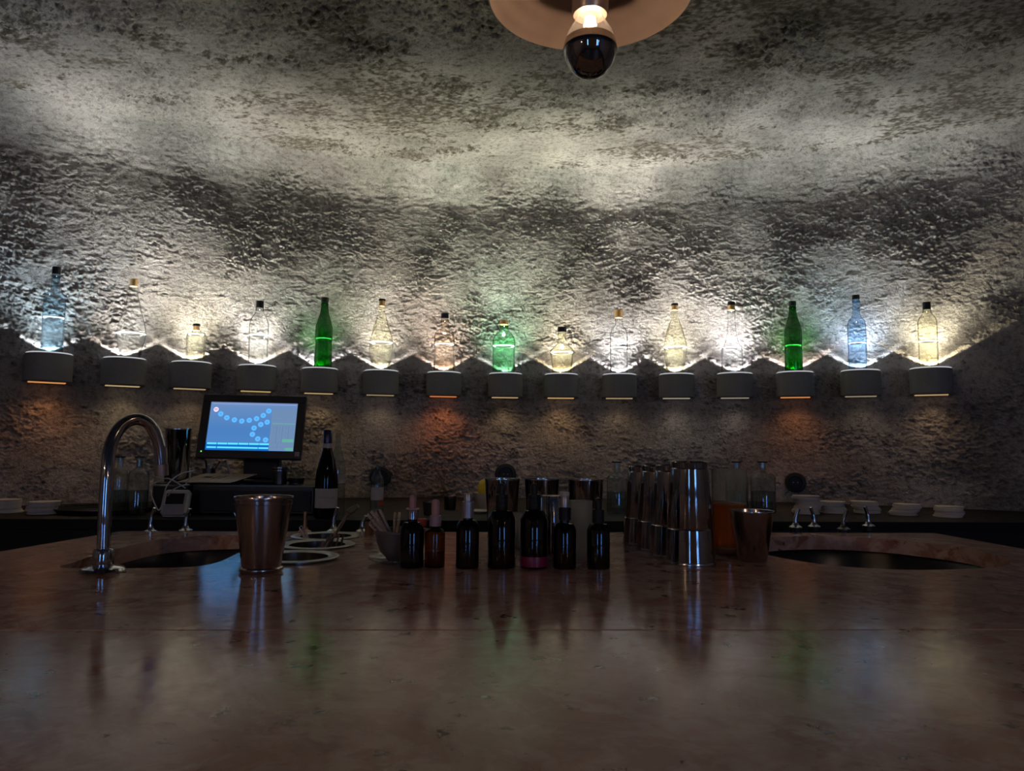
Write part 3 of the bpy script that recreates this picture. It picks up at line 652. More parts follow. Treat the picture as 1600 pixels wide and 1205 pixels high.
# seven dropper and spray bottles in a row
DB = [(643, 890, 37, 'chrome dropper', 'amber dropper bottle with pink bulb and chrome collar, first of the row'),
      (679, 889, 31.5, 'pink dropper', 'small pale amber bottle with pink bulb and lilac collar'),
      (730, 891, 36, 'silver spray', 'amber spray bottle with silver cap and pump collar'),
      (783, 891, 43, 'black dropper', 'large amber dropper bottle with black bulb, no coloured band'),
      (834, 891, 43, 'black dropper band', 'large amber dropper bottle with black bulb and crimson base band'),
      (882, 891.5, 36, 'black spray', 'amber spray bottle with clear-topped cap and black collar'),
      (935, 891.5, 36, 'black small', 'small amber dropper bottle with all-black cap, last of the row')]
for x, yb, w, kind, lab in DB:
    s = stand(x, yb, w, ZT); R_ = s.r(w); z = lambda y: s.z(y)
    t = thing('dropper_bottle', lab, 'bottle', s.c, 'amber dropper and spray bottles on the bar')
    ys_ = {'chrome dropper': (828, 815, 810), 'pink dropper': (834, 825, 821), 'silver spray': (823, 812, 808), 'black dropper': (811, 797, 794), 'black dropper band': (811, 797, 794), 'black spray': (828, 817, 812), 'black small': (829, 818, 815)}[kind]
    rn = R_ * .42
    bodyp = [(0, .003), (R_ * .85, .001), (R_ * .96, .001), (R_, .004), (R_, z(ys_[0])), (R_ * .93, z(ys_[0]) + .004), (R_ * .75, z(ys_[1]) - .001), (rn, z(ys_[1])), (rn, z(ys_[2]) + .003)]
    ga = G_AMBER2 if kind == 'pink dropper' else G_AMBER
    part('glass', MB().lathe(bodyp, 40, ang=None) if False else MB().lathe(bodyp, 40), ga, t, ang=50)
    def cyl(name, w_, y0, y1, mat, lab_=None, rnd=0, ridge=0, off=0):
        r_ = s.r(w_); a, b = z(y0), z(y1)
        p = [(0, a), (r_, a)]
        if ridge:
            n_ = ridge
            for k in range(n_): p += [(r_, a + (b - a) * (k + .1) / n_), (r_ * 1.06, a + (b - a) * (k + .4) / n_), (r_, a + (b - a) * (k + .9) / n_)]
        if rnd:
            for k in range(7): p.append((r_ * math.cos(PI / 2 * k / 6), b - r_ * (1 - math.sin(PI / 2 * k / 6))))
        else: p += [(r_, b - .0006), (r_ * .95, b), (0, b)]
        par = [o for o in t.children if 'collar' in o.name]
        part(name, MB().lathe(p, 32), mat, par[0] if par else t, label=lab_)
    if kind == 'chrome dropper':
        cyl('collar', 18, 811, 795.5, M_CHROME, 'chrome collar'); cyl('bulb_flange', 21, 796, 794, M_PINK, 'pink flange'); cyl('rubber_bulb', 11, 795, 773.5, M_PINK, 'pink rubber bulb', 1)
    elif kind == 'pink dropper':
        cyl('collar', 18.5, 822, 805.5, M_PINKC, 'lilac plastic collar'); cyl('rubber_bulb', 13, 806, 780, M_PINK, 'pink rubber bulb', 1)
        part('oil', MB().lathe([(0, .004), (R_ * .9, .004), (R_ * .9, z(860)), (0, z(860))], 32), L_YELLOW, t, label='yellowish oil in the lower half')
    elif kind == 'silver spray':
        cyl('pump_collar', 19, 809, 783.5, M_SPRAY, 'silver pump collar'); cyl('spray_cap', 13.5, 784, 771, M_SPRAY, 'silver spray cap')
    elif kind == 'black spray':
        cyl('pump_collar', 18.5, 813, 792.5, M_BLKPL, 'black ridged collar', 0, 3); cyl('spray_cap', 13, 793, 774.5, M_SPRAY, 'grey spray cap'); cyl('cap_top', 15, 775, 769, M_WHITE, 'pale cap top')
    elif kind == 'black small':
        cyl('collar', 18, 816, 796, M_BLKPL, 'black ridged collar', 0, 3); cyl('rubber_bulb', 11, 797, 778, M_BLKPL, 'black rubber bulb', 1)
    else:
        cyl('collar', 19, 795, 772.5, M_BLKPL, 'black ridged collar', 0, 3); cyl('rubber_bulb', 10.5, 773, 755, M_BLKPL, 'black rubber bulb', 1)
        if 'band' in kind: part('base_band', MB().lathe([(R_ * 1.01, .004), (R_ * 1.012, .005), (R_ * 1.012, z(869)), (R_ * 1.0, z(868))], 40), M_WAX, t, label='crimson band round the base')

# tall shaker tins, mouth down, one behind the other
TN = [(1079, 886, 79, 58, 721, 'tall polished shaker tin with bright blue reflection, nearest of the four'), (1052, 874, 75, 55, 726, 'tall shaker tin directly behind the nearest one'), (1029, 863.5, 70, 52, 727, 'tall shaker tin third from the front'), (1006, 854, 66, 49, 728, 'tall shaker tin at the back left of the four')]
for x, yb, wb_, wt_, yt, lab in TN:
    s = stand(x, yb, wb_, ZT); t = thing('shaker_tin', lab, 'cocktail shaker', s.c, 'upturned shaker tins on the bar')
    H = s.z(yt); r0, r1 = s.r(wb_), s.r(wt_)
    zg = H * .345; rg = r0 + (r1 - r0) * .345
    part('tin_body', MB().lathe([(r0 * .97, .0005), (r0, .002), (r0, .006), (rg + .0008, zg - .002), (rg - .0008, zg), (rg + .0002, zg + .003), (r1 * 1.02, H - .014), (r1 * .985, H - .012), (r1 * 1.0, H - .002), (r1 * .97, H), (r1 * .9, H - .003), (0, H - .003)], 64), M_TIN, t, ang=25)
    part('mouth_rim', MB().lathe([(r0, 0), (r0 * 1.018, .0005), (r0 * 1.022, .003), (r0, .0055)], 64), M_STEEL, t)

def tumbler(x, yb, wb_, wt_, yt, mat, lab, zpl=ZT, name='metal_tumbler', cat='cup', group=None, c=None, rims=1):
    s = stand(x, yb, wb_, zpl)
    t = thing(name, lab, cat, s.c, group); H = s.z(yt); r0, r1 = s.r(wb_), s.r(wt_)
    part('body', MB().lathe([(0, .0), (r0 * .93, 0), (r0, .003), (r1, H - .001), (r1 * .965, H - .001), (r0 * .95, .004), (0, .004)], 56), mat, t)
    part('rim', MB().lathe([(r1 * .96, H - .002), (r1, H - .003), (r1 * 1.02, H - .0012), (r1 * 1.012, H + .0004), (r1 * .96, H)], 56), M_STEEL, t)
    return s, t
tumbler(1176, 880, 46, 70, 798, M_CUP, 'brown-tinted metal tumbler at the left end of the right sink')
for x, yb, wb_, wt_, yt, lab in ((784, 846, 42, 55, 748, 'steel cheater tin behind the first large dropper bottle, left of three'), (846, 846, 42, 55, 748, 'steel cheater tin in the middle of three behind the dropper bottles'), (915, 846, 44, 56, 749, 'steel cheater tin at the right of three, behind the frosted beaker')):
    tumbler(x, yb, wb_, wt_, yt, M_TIN, lab, ZT, 'cheater_tin', 'cup', 'cheater tins behind the dropper bottles')
# steel jigger-like can between the large dropper and the spray bottle
s = stand(861, 880, 30, ZT); t = thing('steel_canister', 'narrow polished steel canister with blue reflection, behind the crimson-banded bottle', 'canister', s.c)
H = s.z(774); R_ = s.r(33)
part('body', MB().lathe([(0, 0), (R_ * .95, 0), (R_, .003), (R_, H - .004), (R_ * .97, H - .003)], 48), M_CHROME, t)
part('lid', MB().lathe([(R_ * .9, H - .0045), (R_ * 1.03, H - .004), (R_ * 1.03, H - .0005), (R_ * .9, H), (R_ * .6, H - .001), (0, H - .001)], 48), M_CHROME, t)
for x, yb, w, yt, lab in ((907, 872, 34, 783, 'frosted plastic beaker behind the clear-topped spray bottle'), (809, 858, 30, 802, 'frosted plastic beaker seen in the gap between the two large dropper bottles')):
    s = stand(x, yb, w, ZT); H = s.z(yt); t = thing('frosted_beaker', lab, 'beaker', s.c, 'frosted beakers behind the dropper bottles')
    part('body', MB().lathe([(0, .001), (s.r(w) * .95, .001), (s.r(w), .004), (s.r(w * 1.1), H)], 40), G_FROST, t)
    part('rim', MB().lathe([(s.r(w * 1.06), H - .002), (s.r(w * 1.13), H - .002), (s.r(w * 1.13), H + .001), (s.r(w * 1.06), H)], 40), G_FROST, t)
# glass of orange liquid
s = stand(1141, 869, 52, ZT); H = s.z(734)
t = thing('mixing_glass', 'tall clear glass with thick base, two thirds filled with orange drink', 'glass', s.c)
part('glass', MB().lathe([(0, .001), (s.r(48), .0005), (s.r(52), .004), (s.r(53), s.z(853)), (s.r(57), H), (s.r(58), H + .0008), (s.r(55), H)], 48), glass('misted_glass', (.80, .80, .79), (.4, .4, .4), .22, 1.6), t)
part('glass_base', MB().lathe([(0, .003), (s.r(47), .003), (s.r(49), s.z(853) - .002), (0, s.z(853) - .002)], 40), glass('thick_glass', (.7, .68, .64), (.5, .47, .43), .7), t, label='thick frosty glass base')
part('drink', MB().lathe([(0, s.z(853)), (s.r(50), s.z(853)), (s.r(53), s.z(788)), (0, s.z(788))], 40), L_ORANGE, t, label='orange drink')
part('drink_surface', MB().lathe([(0, s.z(788) + .0004), (s.r(53), s.z(788) + .0004), (s.r(54), s.z(788) + .0022)], 40), L_ORANGE, t)

# grey bowl of pegs on a glass saucer
s = stand(626, 886, 98, ZT)
t = thing('glass_saucer', 'clear glass saucer under the grey bowl', 'saucer', s.c)
part('plate', MB().lathe([(0, .001), (s.r(60), .001), (s.r(98), .006), (s.r(104), .008), (s.r(104), .0095), (s.r(97), .0078), (s.r(60), .003), (0, .003)], 48), G_DECANT, t)
part('foot_ring', MB().lathe([(s.r(60), 0), (s.r(64), 0), (s.r(64), .0018), (s.r(60), .0018)], 40), G_DECANT, t)
sc = Spot(s.c + Vector((0, 0, .0032)), 626); Hb = sc.z(827)
t = thing('grey_bowl', 'deep grey bowl holding wooden pegs, behind the pink dropper bottles', 'bowl', sc.c)
bo = [(0, 0), (sc.r(40), 0), (sc.r(48), .006), (sc.r(66), Hb * .3), (sc.r(78), Hb * .62), (sc.r(84), Hb - .002)]
bi = [(sc.r(85), Hb), (sc.r(80), Hb - .001), (sc.r(74), Hb * .62), (sc.r(60), Hb * .32), (sc.r(30), .008), (0, .008)]
part('bowl_wall', MB().lathe(bo + bi, 48), M_BOWL, t)
part('rim_band', MB().lathe([(sc.r(83.5), Hb - .006), (sc.r(85.5), Hb - .005), (sc.r(85.5), Hb - .0005), (sc.r(83.5), Hb)], 48), M_BOWL, t)
def peg(x0, y0, x1, y1, dep, lab, w=.008):
    a = at_dist(x0, y0, sc.D + dep); b = at_dist(x1, y1, sc.D + dep * .2)
    t = thing('wooden_peg', lab, 'peg', b, 'wooden pegs in the grey bowl'); d = a - b; L_ = d.length
    q_ = Vector((0, 0, 1)).rotation_difference(d.normalized()).to_matrix()
    for sx in (-1, 1):
        part('jaw', MB().box(q_ @ Vector((sx * .0032, 0, L_ / 2)), (.0046, w, L_), .0015, q_ @ Matrix.Rotation(sx * .03, 3, 'Y')), M_WOOD, t)
    ring = [q_ @ Vector((.0052 * math.cos(k), .0052 * math.sin(k) , L_ * .62 + .0009 * k)) for k in [i * .6 for i in range(22)]]
    part('spring', MB().tube(ring, .0008, 6), M_STEEL, t)
peg(577, 801, 606, 838, .0, 'pale wooden peg leaning furthest left over the bowl rim')
peg(580, 815, 603, 840, -.02, 'short wooden peg leaning low over the bowl rim', .010)
peg(590, 798, 612, 842, .02, 'long pale wooden peg leaning behind the other two')
peg(621, 801, 617, 850, .03, 'single pale stick-like peg standing upright in the bowl')
# dark jar behind the bowl
s = stand(577, 837, 15, ZT); H = s.z(811); t = thing('dark_jar', 'small dark brown jar behind the bowl at the counter back edge', 'jar', s.c)
part('body', MB().lathe([(0, 0), (s.r(14), 0), (s.r(15), .003), (s.r(15), H * .75), (s.r(11), H * .85)], 28), M_BROWNW, t)
part('lid', MB().lathe([(s.r(11), H * .84), (s.r(13), H * .85), (s.r(13), H), (0, H)], 28), M_BLKPL, t)

# three round ingredient wells sunk into the stone
WL = ['nearest steel ingredient well sunk in the counter', 'middle steel ingredient well sunk in the counter', 'farthest steel ingredient well sunk in the counter']
for k, c in enumerate(WELLS):
    t = thing('ingredient_well', WL[k], 'container', (c.x, c.y, ZT), 'steel wells in the counter')
    lift = .0004 + .0012 * (2 - k)
    part('flange', MB().lathe([(.057, lift), (WR - .003, lift), (WR, lift), (WR, lift + .0015), (WR - .003, lift + .0028), (.060, lift + .002), (.057, lift + .0005)], 64), M_FLANGE, t)
    part('pot', MB().lathe([(.058, lift + .001), (.058, -.05), (.055, -.10), (.05, -.105), (0, -.105)], 48), M_STEEL, t)
def rod(name, lab, cat, p0, p1, r, mat, tipname=None, tipmat=None, tip=None, grp=None):
    a = Vector(p0); b = Vector(p1); t = thing(name, lab, cat, a, grp)
    part('shaft', MB().tube([Vector((0, 0, 0)), b - a], r, 10), mat, t)
    if tip: part(tipname, MB().tube([Vector(p) - a for p in smoothline(tip[0], 5)], tip[1], 12), tipmat, t)
    return t
w1, w2 = WELLS[0], WELLS[1]
Yw = w2.y - .0
pA = at(505, 864, Yw); pB = at(542, 806, Yw + .05)
rod('bar_spoon', 'copper bar spoon with pale curved bowl end leaning in the middle well', 'spoon', pA, pB, .0036, M_CUP, 'spoon_bowl', M_BOWL, ([at(541, 808, Yw + .05), at(545, 801, Yw + .053), at(552, 796, Yw + .056), at(561, 790, Yw + .06)], [.004] + [.0045] * 4 + [.0075] * 6 + [.0065] * 4 + [.002]))
for j, (x0, y0, x1, y1, yy) in enumerate(((512, 846, 525, 838, 0), (508, 858, 518, 836, .01), (515, 860, 523, 834, .02), (523, 862, 529, 838, .02), (531, 862, 536, 838, .025), (500, 866, 512, 842, -.02), (495, 874, 505, 848, -.06))):
    rod('cocktail_pick', 'thin brown cocktail pick in the bunch leaning in the middle well', 'pick', at(x0, y0, Yw + yy), at(x1, y1, Yw + yy + .01), .0019, M_BROWNW, 'knot', M_BROWNW, ([at(x1, y1, Yw + yy + .01), at(x1 + 1.2, y1 - 2.5, Yw + yy + .011)], .0032), 'brown picks leaning in the middle well')
yk = WELLS[2].y - .045
tg = rod('sugar_tongs', 'small pale twisted tongs with ring end on the farthest well', 'tongs', at(479, 846, yk), at(470, 828, yk), .0032, M_WOOD, 'ring', M_STEEL, ([at(470, 829, yk), at(468, 825, yk), at(471, 822, yk), at(474, 826, yk), at(471, 830, yk)], .0011))
part('second_arm', MB().tube([Vector((0, 0, 0)), at(470.5, 828, yk) - at(479, 846, yk) + Vector((.003, .004, 0)), ], .0028, 8), M_WOOD, tg, (.004, .003, 0))
yk = s.c.y
rod('muddler', 'brown bar spoon handle with round knob leaning behind the large cup', 'spoon', on_plane(392, 856, ZT) + Vector((0, 0, .0035)), at(370, 806, 1.52), .0032, M_CUP, 'knob', M_CUP, ([at(370.5, 807, 1.52), at(368, 803, 1.52), at(366.5, 801, 1.52)], [.004] + [.006] * 9 + [.003]))

# ------------------------------------------------------------------ speed rail bottles with pour spouts behind the bar
PS = [(235, 829, 794, 'chrome', 'steel pour spout bottle at the left end of the rail, behind the left sink'), (290, 827, 795, 'chrome', 'steel pour spout bottle in front of the white card reader'), (476, 829, 800, 'bronze', 'bronze pour spout bottle behind the farthest well'), (521, 828, 793, 'chrome', 'steel pour spout bottle below the wine bottle'), (566, 828, 806, 'chrome', 'steel pour spout bottle left of the grey bowl'),
      (1243, 822, 795, 'chrome', 'steel pour spout bottle, leftmost of four behind the right sink'), (1272, 821, 793, 'chrome', 'steel pour spout bottle, second of four behind the right sink'), (1318, 825, 797, 'dark', 'dull dark pour spout bottle, third of four behind the right sink'), (1357, 820, 792, 'chrome', 'steel pour spout bottle, last of four behind the right sink')]
rl_ = thing('speed_rail', 'dark steel speed rail holding bottles on the back of the bar', 'rack', (0, 0, 0))
bdv = (BR - BL).normalized(); bn = Vector((-bdv.y, bdv.x, 0))
rA, rB = BL + bn * .006, BR + bn * .006; zr = .79
rp = lambda t, o_, z: Vector(((rA + (rB - rA) * t + bn * o_).x, (rA + (rB - rA) * t + bn * o_).y, z))
part('tray', MB().prism([(v.x, v.y) for v in (rp(.02, 0, 0), rp(.98, 0, 0), rp(.98, .15, 0), rp(.02, .15, 0))], zr - .004, zr), M_DARKMET, rl_, smooth=False)
part('back_plate', MB().prism([(v.x, v.y) for v in (rp(.02, -.004, 0), rp(.98, -.004, 0), rp(.98, 0, 0), rp(.02, 0, 0))], zr - .004, ZT - TH_S - .01), M_DARKMET, rl_, smooth=False)
part('front_bar', MB().tube([rp(.02, 0.15, zr + .07), rp(.98, 0.15, zr + .07)], .006, 10).tube([rp(.02, 0.15, zr), rp(.02, 0.15, zr + .07)], .005, 8).tube([rp(.98, 0.15, zr), rp(.98, 0.15, zr + .07)], .005, 8), M_DARKMET, rl_)
for x, yf, yt, mt, lab in PS:
    # axis where the sight line crosses the rail's mid line
    d = ray(x, yf); A = rp(0, {1243: .038, 1272: .106, 1318: .038, 1357: .106}.get(x, .065), 0); u_ = rB - rA
    k = (d.x * A.y - d.y * A.x) / (d.y * u_.x - d.x * u_.y); c = A + u_ * k; c.z = zr + .0008; sp = Spot(c, x)
    t = thing('pour_bottle', lab, 'bottle', c, 'bottles with pour spouts in the speed rail'); zf_ = sp.z(yf); zt_ = sp.z(yt); M_ = {'chrome': M_STEEL, 'bronze': M_BRONZE, 'dark': M_DARKMET}[mt]
    part('glass', MB().lathe([(0, .002), (.034, 0), (.036, .003), (.036, zf_ * .55), (.033, zf_ * .62), (.015, zf_ * .78), (.0135, zf_ - .016)], 28), G_WINE, t)
    part('stopper', MB().lathe([(.0135, zf_ - .017), (.0155, zf_ - .016), (.0155, zf_ - .005), (.014, zf_ - .004), (0, zf_ - .004)], 24), M_BLKPL, t)
    part('collar', MB().lathe([(.014, zf_ - .0045), (.0165, zf_ - .0035), (.0165, zf_ - .002), (.009, zf_ + .002), (.0065, zf_ + .008), (0, zf_ + .008)], 24), M_, t)
    sg = -1 if x in (1272, 1357) else 1
    if mt == 'bronze': part('spout', MB().tube([(0, 0, zf_), (0, 0, zt_)], [.0055, .0052], 12), M_, t)
    else: part('spout', MB().tube(smoothline([(0, 0, zf_ + .004), (0, 0, zf_ + .016), (sg * .002, 0, zf_ + .6 * (zt_ - zf_)), (sg * .009, -.002, zt_)], 5), [.0058] * 4 + [.0052] * 6 + [.0045] * 6, 12), M_, t)

# ------------------------------------------------------------------ back counter: till, boxes, bottles
def at_b(x, y, w): return stand(x, y, w, ZB)
# black till box
bxl = at(292, 800, 2.52); bxr = at(488, 800, 2.55)
zt = at(400, 759, 2.53).z
till = thing('cash_drawer', 'long black cash drawer box carrying the monitor', 'drawer', ((bxl.x + bxr.x) / 2, 2.535 + .19, ZB), rotz=.03)
bw = bxr.x - bxl.x; bh = zt - ZB
part('case', MB().box((0, 0, bh / 2 + .001), (bw, .36, bh - .002), .004), M_BLACK, till)
part('drawer_front', MB().box((0, -.183, bh * .48), (bw - .02, .008, bh * .72), .002), M_BLKPL, till)
part('lock', MB().lathe([(0, 0), (.008, 0), (.008, .003), (0, .003)], 16, (0, -.187, bh * .6), axis=(0, -1, 0)), M_DARKMET, till)
pl_ = at(233, 800, 2.52); pr_ = at(289, 800, 2.52); zl2 = at(260, 757, 2.52).z
prn = thing('black_box', 'small black receipt box left of the cash drawer, under the steel tin', 'box', ((pl_.x + pr_.x) / 2, 2.52 + .13, ZB))
part('case', MB().box((0, 0, (zl2 - ZB) / 2), (pr_.x - pl_.x, .24, zl2 - ZB), .006), M_BLACK, prn)
part('lid', MB().box((0, 0, zl2 - ZB + .002), (pr_.x - pl_.x - .012, .22, .006), .002), M_BLKPL, prn)
# monitor
mo = at(394.5, 667.5, 2.66)
yaw, tilt, rol = math.radians(3), math.radians(-13), math.radians(-.7)
mon = thing('till_monitor', 'black till touch monitor showing a lit blue table plan', 'monitor', mo)
MR = Matrix.Rotation(yaw, 3, 'Z') @ Matrix.Rotation(tilt, 3, 'X') @ Matrix.Rotation(-rol, 3, 'Y')
mon.rotation_euler = MR.to_euler()
ppm = Spot(mo, 394.5).k / Spot(mo, 394.5).ang ** .5
mw, mh = 163.5 * ppm, 101.5 * ppm / math.cos(tilt)
sw, shh_ = 138.5 * ppm, 77.5 * ppm / math.cos(tilt)
sz = .5 * ppm * 1.0; sx0 = .5 * ppm
fm = MB(); soff = (0.0, .006)
tb = (mh - shh_)
top_t, bot_t = mh * .115, tb - mh * .115; side = (mw - sw) / 2
for c_, d_ in (((0, 0, mh / 2 - top_t / 2), (mw, .022, top_t)), ((0, 0, -mh / 2 + bot_t / 2), (mw, .022, bot_t)), ((-mw / 2 + side / 2, 0, (bot_t - top_t) / 2), (side, .022, shh_)), ((mw / 2 - side / 2, 0, (bot_t - top_t) / 2), (side, .022, shh_))):
    fm.box(c_, d_, .0015)
part('bezel', fm, M_MON, mon, smooth=False)
part('back_shell', MB().box((0, .028, 0), (mw * .94, .034, mh * .92), .012), M_BLKPL, mon)
szc = (bot_t - top_t) / 2
m_, nt, out = base_mat('screen_glow'); tc = N(nt, 'ShaderNodeTexCoord'); sp_ = N(nt, 'ShaderNodeSeparateXYZ'); nt.links.new(tc.outputs['Generated'], sp_.inputs[0])
cr = ramp(nt, sp_.outputs['Z'], [(0, (.06, .18, .42, 1)), (.45, (.055, .165, .40, 1)), (.9, (.10, .20, .40, 1)), (1, (.14, .21, .38, 1))]); em = N(nt, 'ShaderNodeEmission', Strength=1.0); nt.links.new(cr, em.inputs[0]); nt.links.new(em.outputs[0], out.inputs[0])
part('screen', MB().box((0, -.002, szc), (sw, .004, shh_)), m_, mon, smooth=False, label='lit blue touch screen')
def scr(x, y):
    """zoomed-photo pixel on the screen -> screen coordinates"""
    xl_ = 210 + (140 - 210) * (y - 190) / 725; xr_ = 1450 + (1440 - 1450) * (y - 215) / 700; yt_ = 190 + 25 * (x - 210) / 1240
    return ((x - xl_) / (xr_ - xl_) - .5) * sw, szc + (.5 - (y - yt_) / (915 - yt_)) * shh_
def rect(x0, y0, x1, y1, mat, nm, lv=1, lab=None):
    a = scr(x0, y0); b = scr(x1, y1); th_ = .0003
    return part(nm, MB().box(((a[0] + b[0]) / 2, -.004 - th_ * lv, (a[1] + b[1]) / 2), (abs(b[0] - a[0]), .0004, abs(b[1] - a[1]))), mat, [o for o in mon.children if o.name.startswith('screen')][0], smooth=False, label=lab)
E_BTN = emis('screen_button', (.09, .38, .85), 1); E_BTND = emis('screen_button_mark', (.05, .22, .52), 1); E_CY = emis('screen_cyan', (.10, .6, .85), 1); E_DB = emis('screen_deep_blue', (.005, .11, .42), 1); E_PAN = emis('screen_panel', (.12, .20, .34), 1); E_GRN = emis('screen_green', (.10, .32, .26), 1); E_LN = emis('screen_line', (.10, .17, .29), 1); E_WB = emis('screen_white', (.75, .62, .85), 1.0); E_TX = emis('screen_digit', (.10, .16, .26), 1); E_TOP = emis('screen_topbar', (.30, .33, .66), 1)
rect(150, 800, 1072, 912, E_DB, 'button_bar', 1)
for a, b in ((168, 306), (320, 460), (470, 616), (628, 770), (780, 924), (932, 1070)): rect(a, 802, b, 828, E_CY, 'bar_button', 2)
for a, b in ((163, 300), (316, 910), (922, 1066)): rect(a, 860, b, 884, E_CY, 'bar_button', 2)
rect(1090, 280, 1438, 905, E_PAN, 'side_panel', 1); rect(230, 218, 1430, 236, E_TOP, 'title_bar', 1)
for y in (300, 325, 350): rect(1110, y, 1400, y + 5, E_LN, 'text_line', 2)
rect(1100, 505, 1432, 520, E_GRN, 'field_line', 2)
for y in (548, 605, 662, 722, 790, 850): rect(1096, y, 1434, y + 4, E_LN, 'key_line', 2)
for x in (1165, 1250, 1338): rect(x, 548, x + 5, 790, E_LN, 'key_line', 2)
rect(1258, 736, 1424, 784, E_GRN, 'green_key', 3); rect(1310, 862, 1428, 902, E_GRN, 'green_key', 3)
rect(1190, 795, 1195, 885, E_LN, 'key_line', 2)
SCREEN = [o for o in mon.children if o.name.startswith('screen')][0]
def txt(s_, x, y, size, mat, nm='digit'):
    fc = bpy.data.curves.new('t', 'FONT'); fc.body = s_; fc.size = size; fc.align_x = 'CENTER'; fc.align_y = 'CENTER'; fc.extrude = .00005
    t_ = bpy.data.objects.new('t', fc); COL.objects.link(t_); bpy.context.view_layer.update()
    me = bpy.data.meshes.new_from_object(t_.evaluated_get(bpy.context.evaluated_depsgraph_get())); bpy.data.objects.remove(t_)
    me.transform(Matrix.Rotation(PI / 2, 4, 'X')); a = scr(x, y); me.transform(Matrix.Translation((a[0], -.0053, a[1])))
    link(nm, me, mat, SCREEN)
for r_, row in enumerate(('789C', '456', '123')):
    for k, ch in enumerate(row): txt(ch, 1128 + 87 * k, 582 + 57 * r_, .0095, E_TX)
def disc(x, y, rx, ry, mat, nm, lv):
    a = scr(x, y); k = sw / 1290
    part(nm, MB().lathe([(0, 0), (rx * k, 0), (rx * k, .0003), (0, .0003)], 24, (a[0], -.004 - .0003 * lv, a[1]), axis=(0, -1, 0), shape=lambda an, j, z: 1), mat, SCREEN, smooth=False)
for x, y in ((348, 372), (437, 430), (548, 461), (655, 478), (763, 465), (866, 440), (960, 392), (1035, 325), (1023, 490), (932, 526), (838, 580), (820, 673), (903, 739), (1017, 752)):
    disc(x, y, 40, 34, E_BTN, 'table_button', 1); disc(x, y, 9, 9, E_BTND, 'button_mark', 2.5)
disc(280, 305, 37, 34, E_WB, 'selected_button', 1); rect(255, 290, 305, 298, emis('screen_red', (.5, .06, .1), 1), 'button_mark', 3); rect(258, 308, 302, 316, MATS['screen_red'], 'button_mark', 3)
a = (-mw / 2 + .018, -.0115, -mh / 2 + .022); part('power_light', MB().lathe([(0, 0), (.0024, 0), (.0018, .0016), (0, .002)], 12, a, axis=(0, -1, 0)), M_GREENLED, mon, label='green power light')
part('badge', MB().box((mw / 2 - .013, -.0112, -mh / 2 + .018), (.016, .001, .016)), M_GREYB, mon, smooth=False, label='small grey badge')
# monitor stand reaches down to the drawer
iv = MR.transposed()
foot = Vector((mo.x + .02, mo.y + .09, zt + .001))
stn = MB(); stn.box(Vector((mo.x + .012, mo.y + .08, zt + .0075)), (.17, .14, .012), .003); stn.box(Vector((mo.x + .012, mo.y + .09, (zt + .012 + mo.z) / 2)), (.13, .04, mo.z - zt - .012), .004)
stn.v = [tuple(iv @ (Vector(v) - mo)) for v in stn.v]
part('stand', stn, M_BLKPL, mon)
# steel tin on the black box
zt0 = zl2 + .0056
s = stand(275.5, 748, 38, zt0); s = Spot(Vector((s.c.x, 2.66, zt0)) if False else s.c, 275.5)
c = at(275.5, 745, 2.62); c.z = zt0; s = Spot(c, 275.5)
t = thing('steel_tin', 'tall upright steel tin on the black box, left of the monitor', 'cocktail shaker', c); H = s.z(670)
part('body', MB().lathe([(0, 0), (s.r(37), 0), (s.r(39), .003), (s.r(42.5), H), (s.r(43), H + .0008), (s.r(41), H), (s.r(36), .004), (0, .004)], 48), M_TIN, t)
part('rim', MB().lathe([(s.r(42), H - .004), (s.r(43.4), H - .003), (s.r(43.4), H + .0005), (s.r(41), H + .001)], 48), M_STEEL, t)
# paper menu lying on the drawer
q4 = [on_plane(x, y, zt + .0015) for x, y in ((283, 757), (369, 759.5), (388, 752.5), (303, 750))]
ym = sum(p.y for p in q4) / 4
mp = thing('menu_sheet', 'cream paper menu propped at a slant on the cash drawer below the monitor', 'paper', (at(334, 756, 2.6).x, 2.60, zt + .016))
mp.rotation_euler = (math.radians(15), 0, math.radians(-4))
part('prop', MB().prism([(-.07, .0), (.09, .0), (.09, .04), (-.07, .04)], -.0155, -.0003), M_BLKPL, mp, smooth=False)
part('sheet', MB().prism([(-.115, -.035), (.075, -.035), (.12, .06), (-.07, .06)], 0, .0012), M_PAPER, mp, smooth=False)
part('sheet', MB().prism([(-.105, -.03), (.085, -.03), (.13, .062), (-.06, .062)], .0013, .0024), M_PAPER, mp, smooth=False)
part('print', MB().prism([(-.05, .015), (-.02, .012), (-.01, .022), (-.04, .028)], .00245, .0027).prism([(-.01, .0), (-.005, .0), (.015, .035), (.01, .035)], .00245, .0027).prism([(.01, .0), (.015, .0), (.035, .035), (.03, .035)], .00245, .0027), M_DTEXT, mp, smooth=False, label='dark print on the menu')
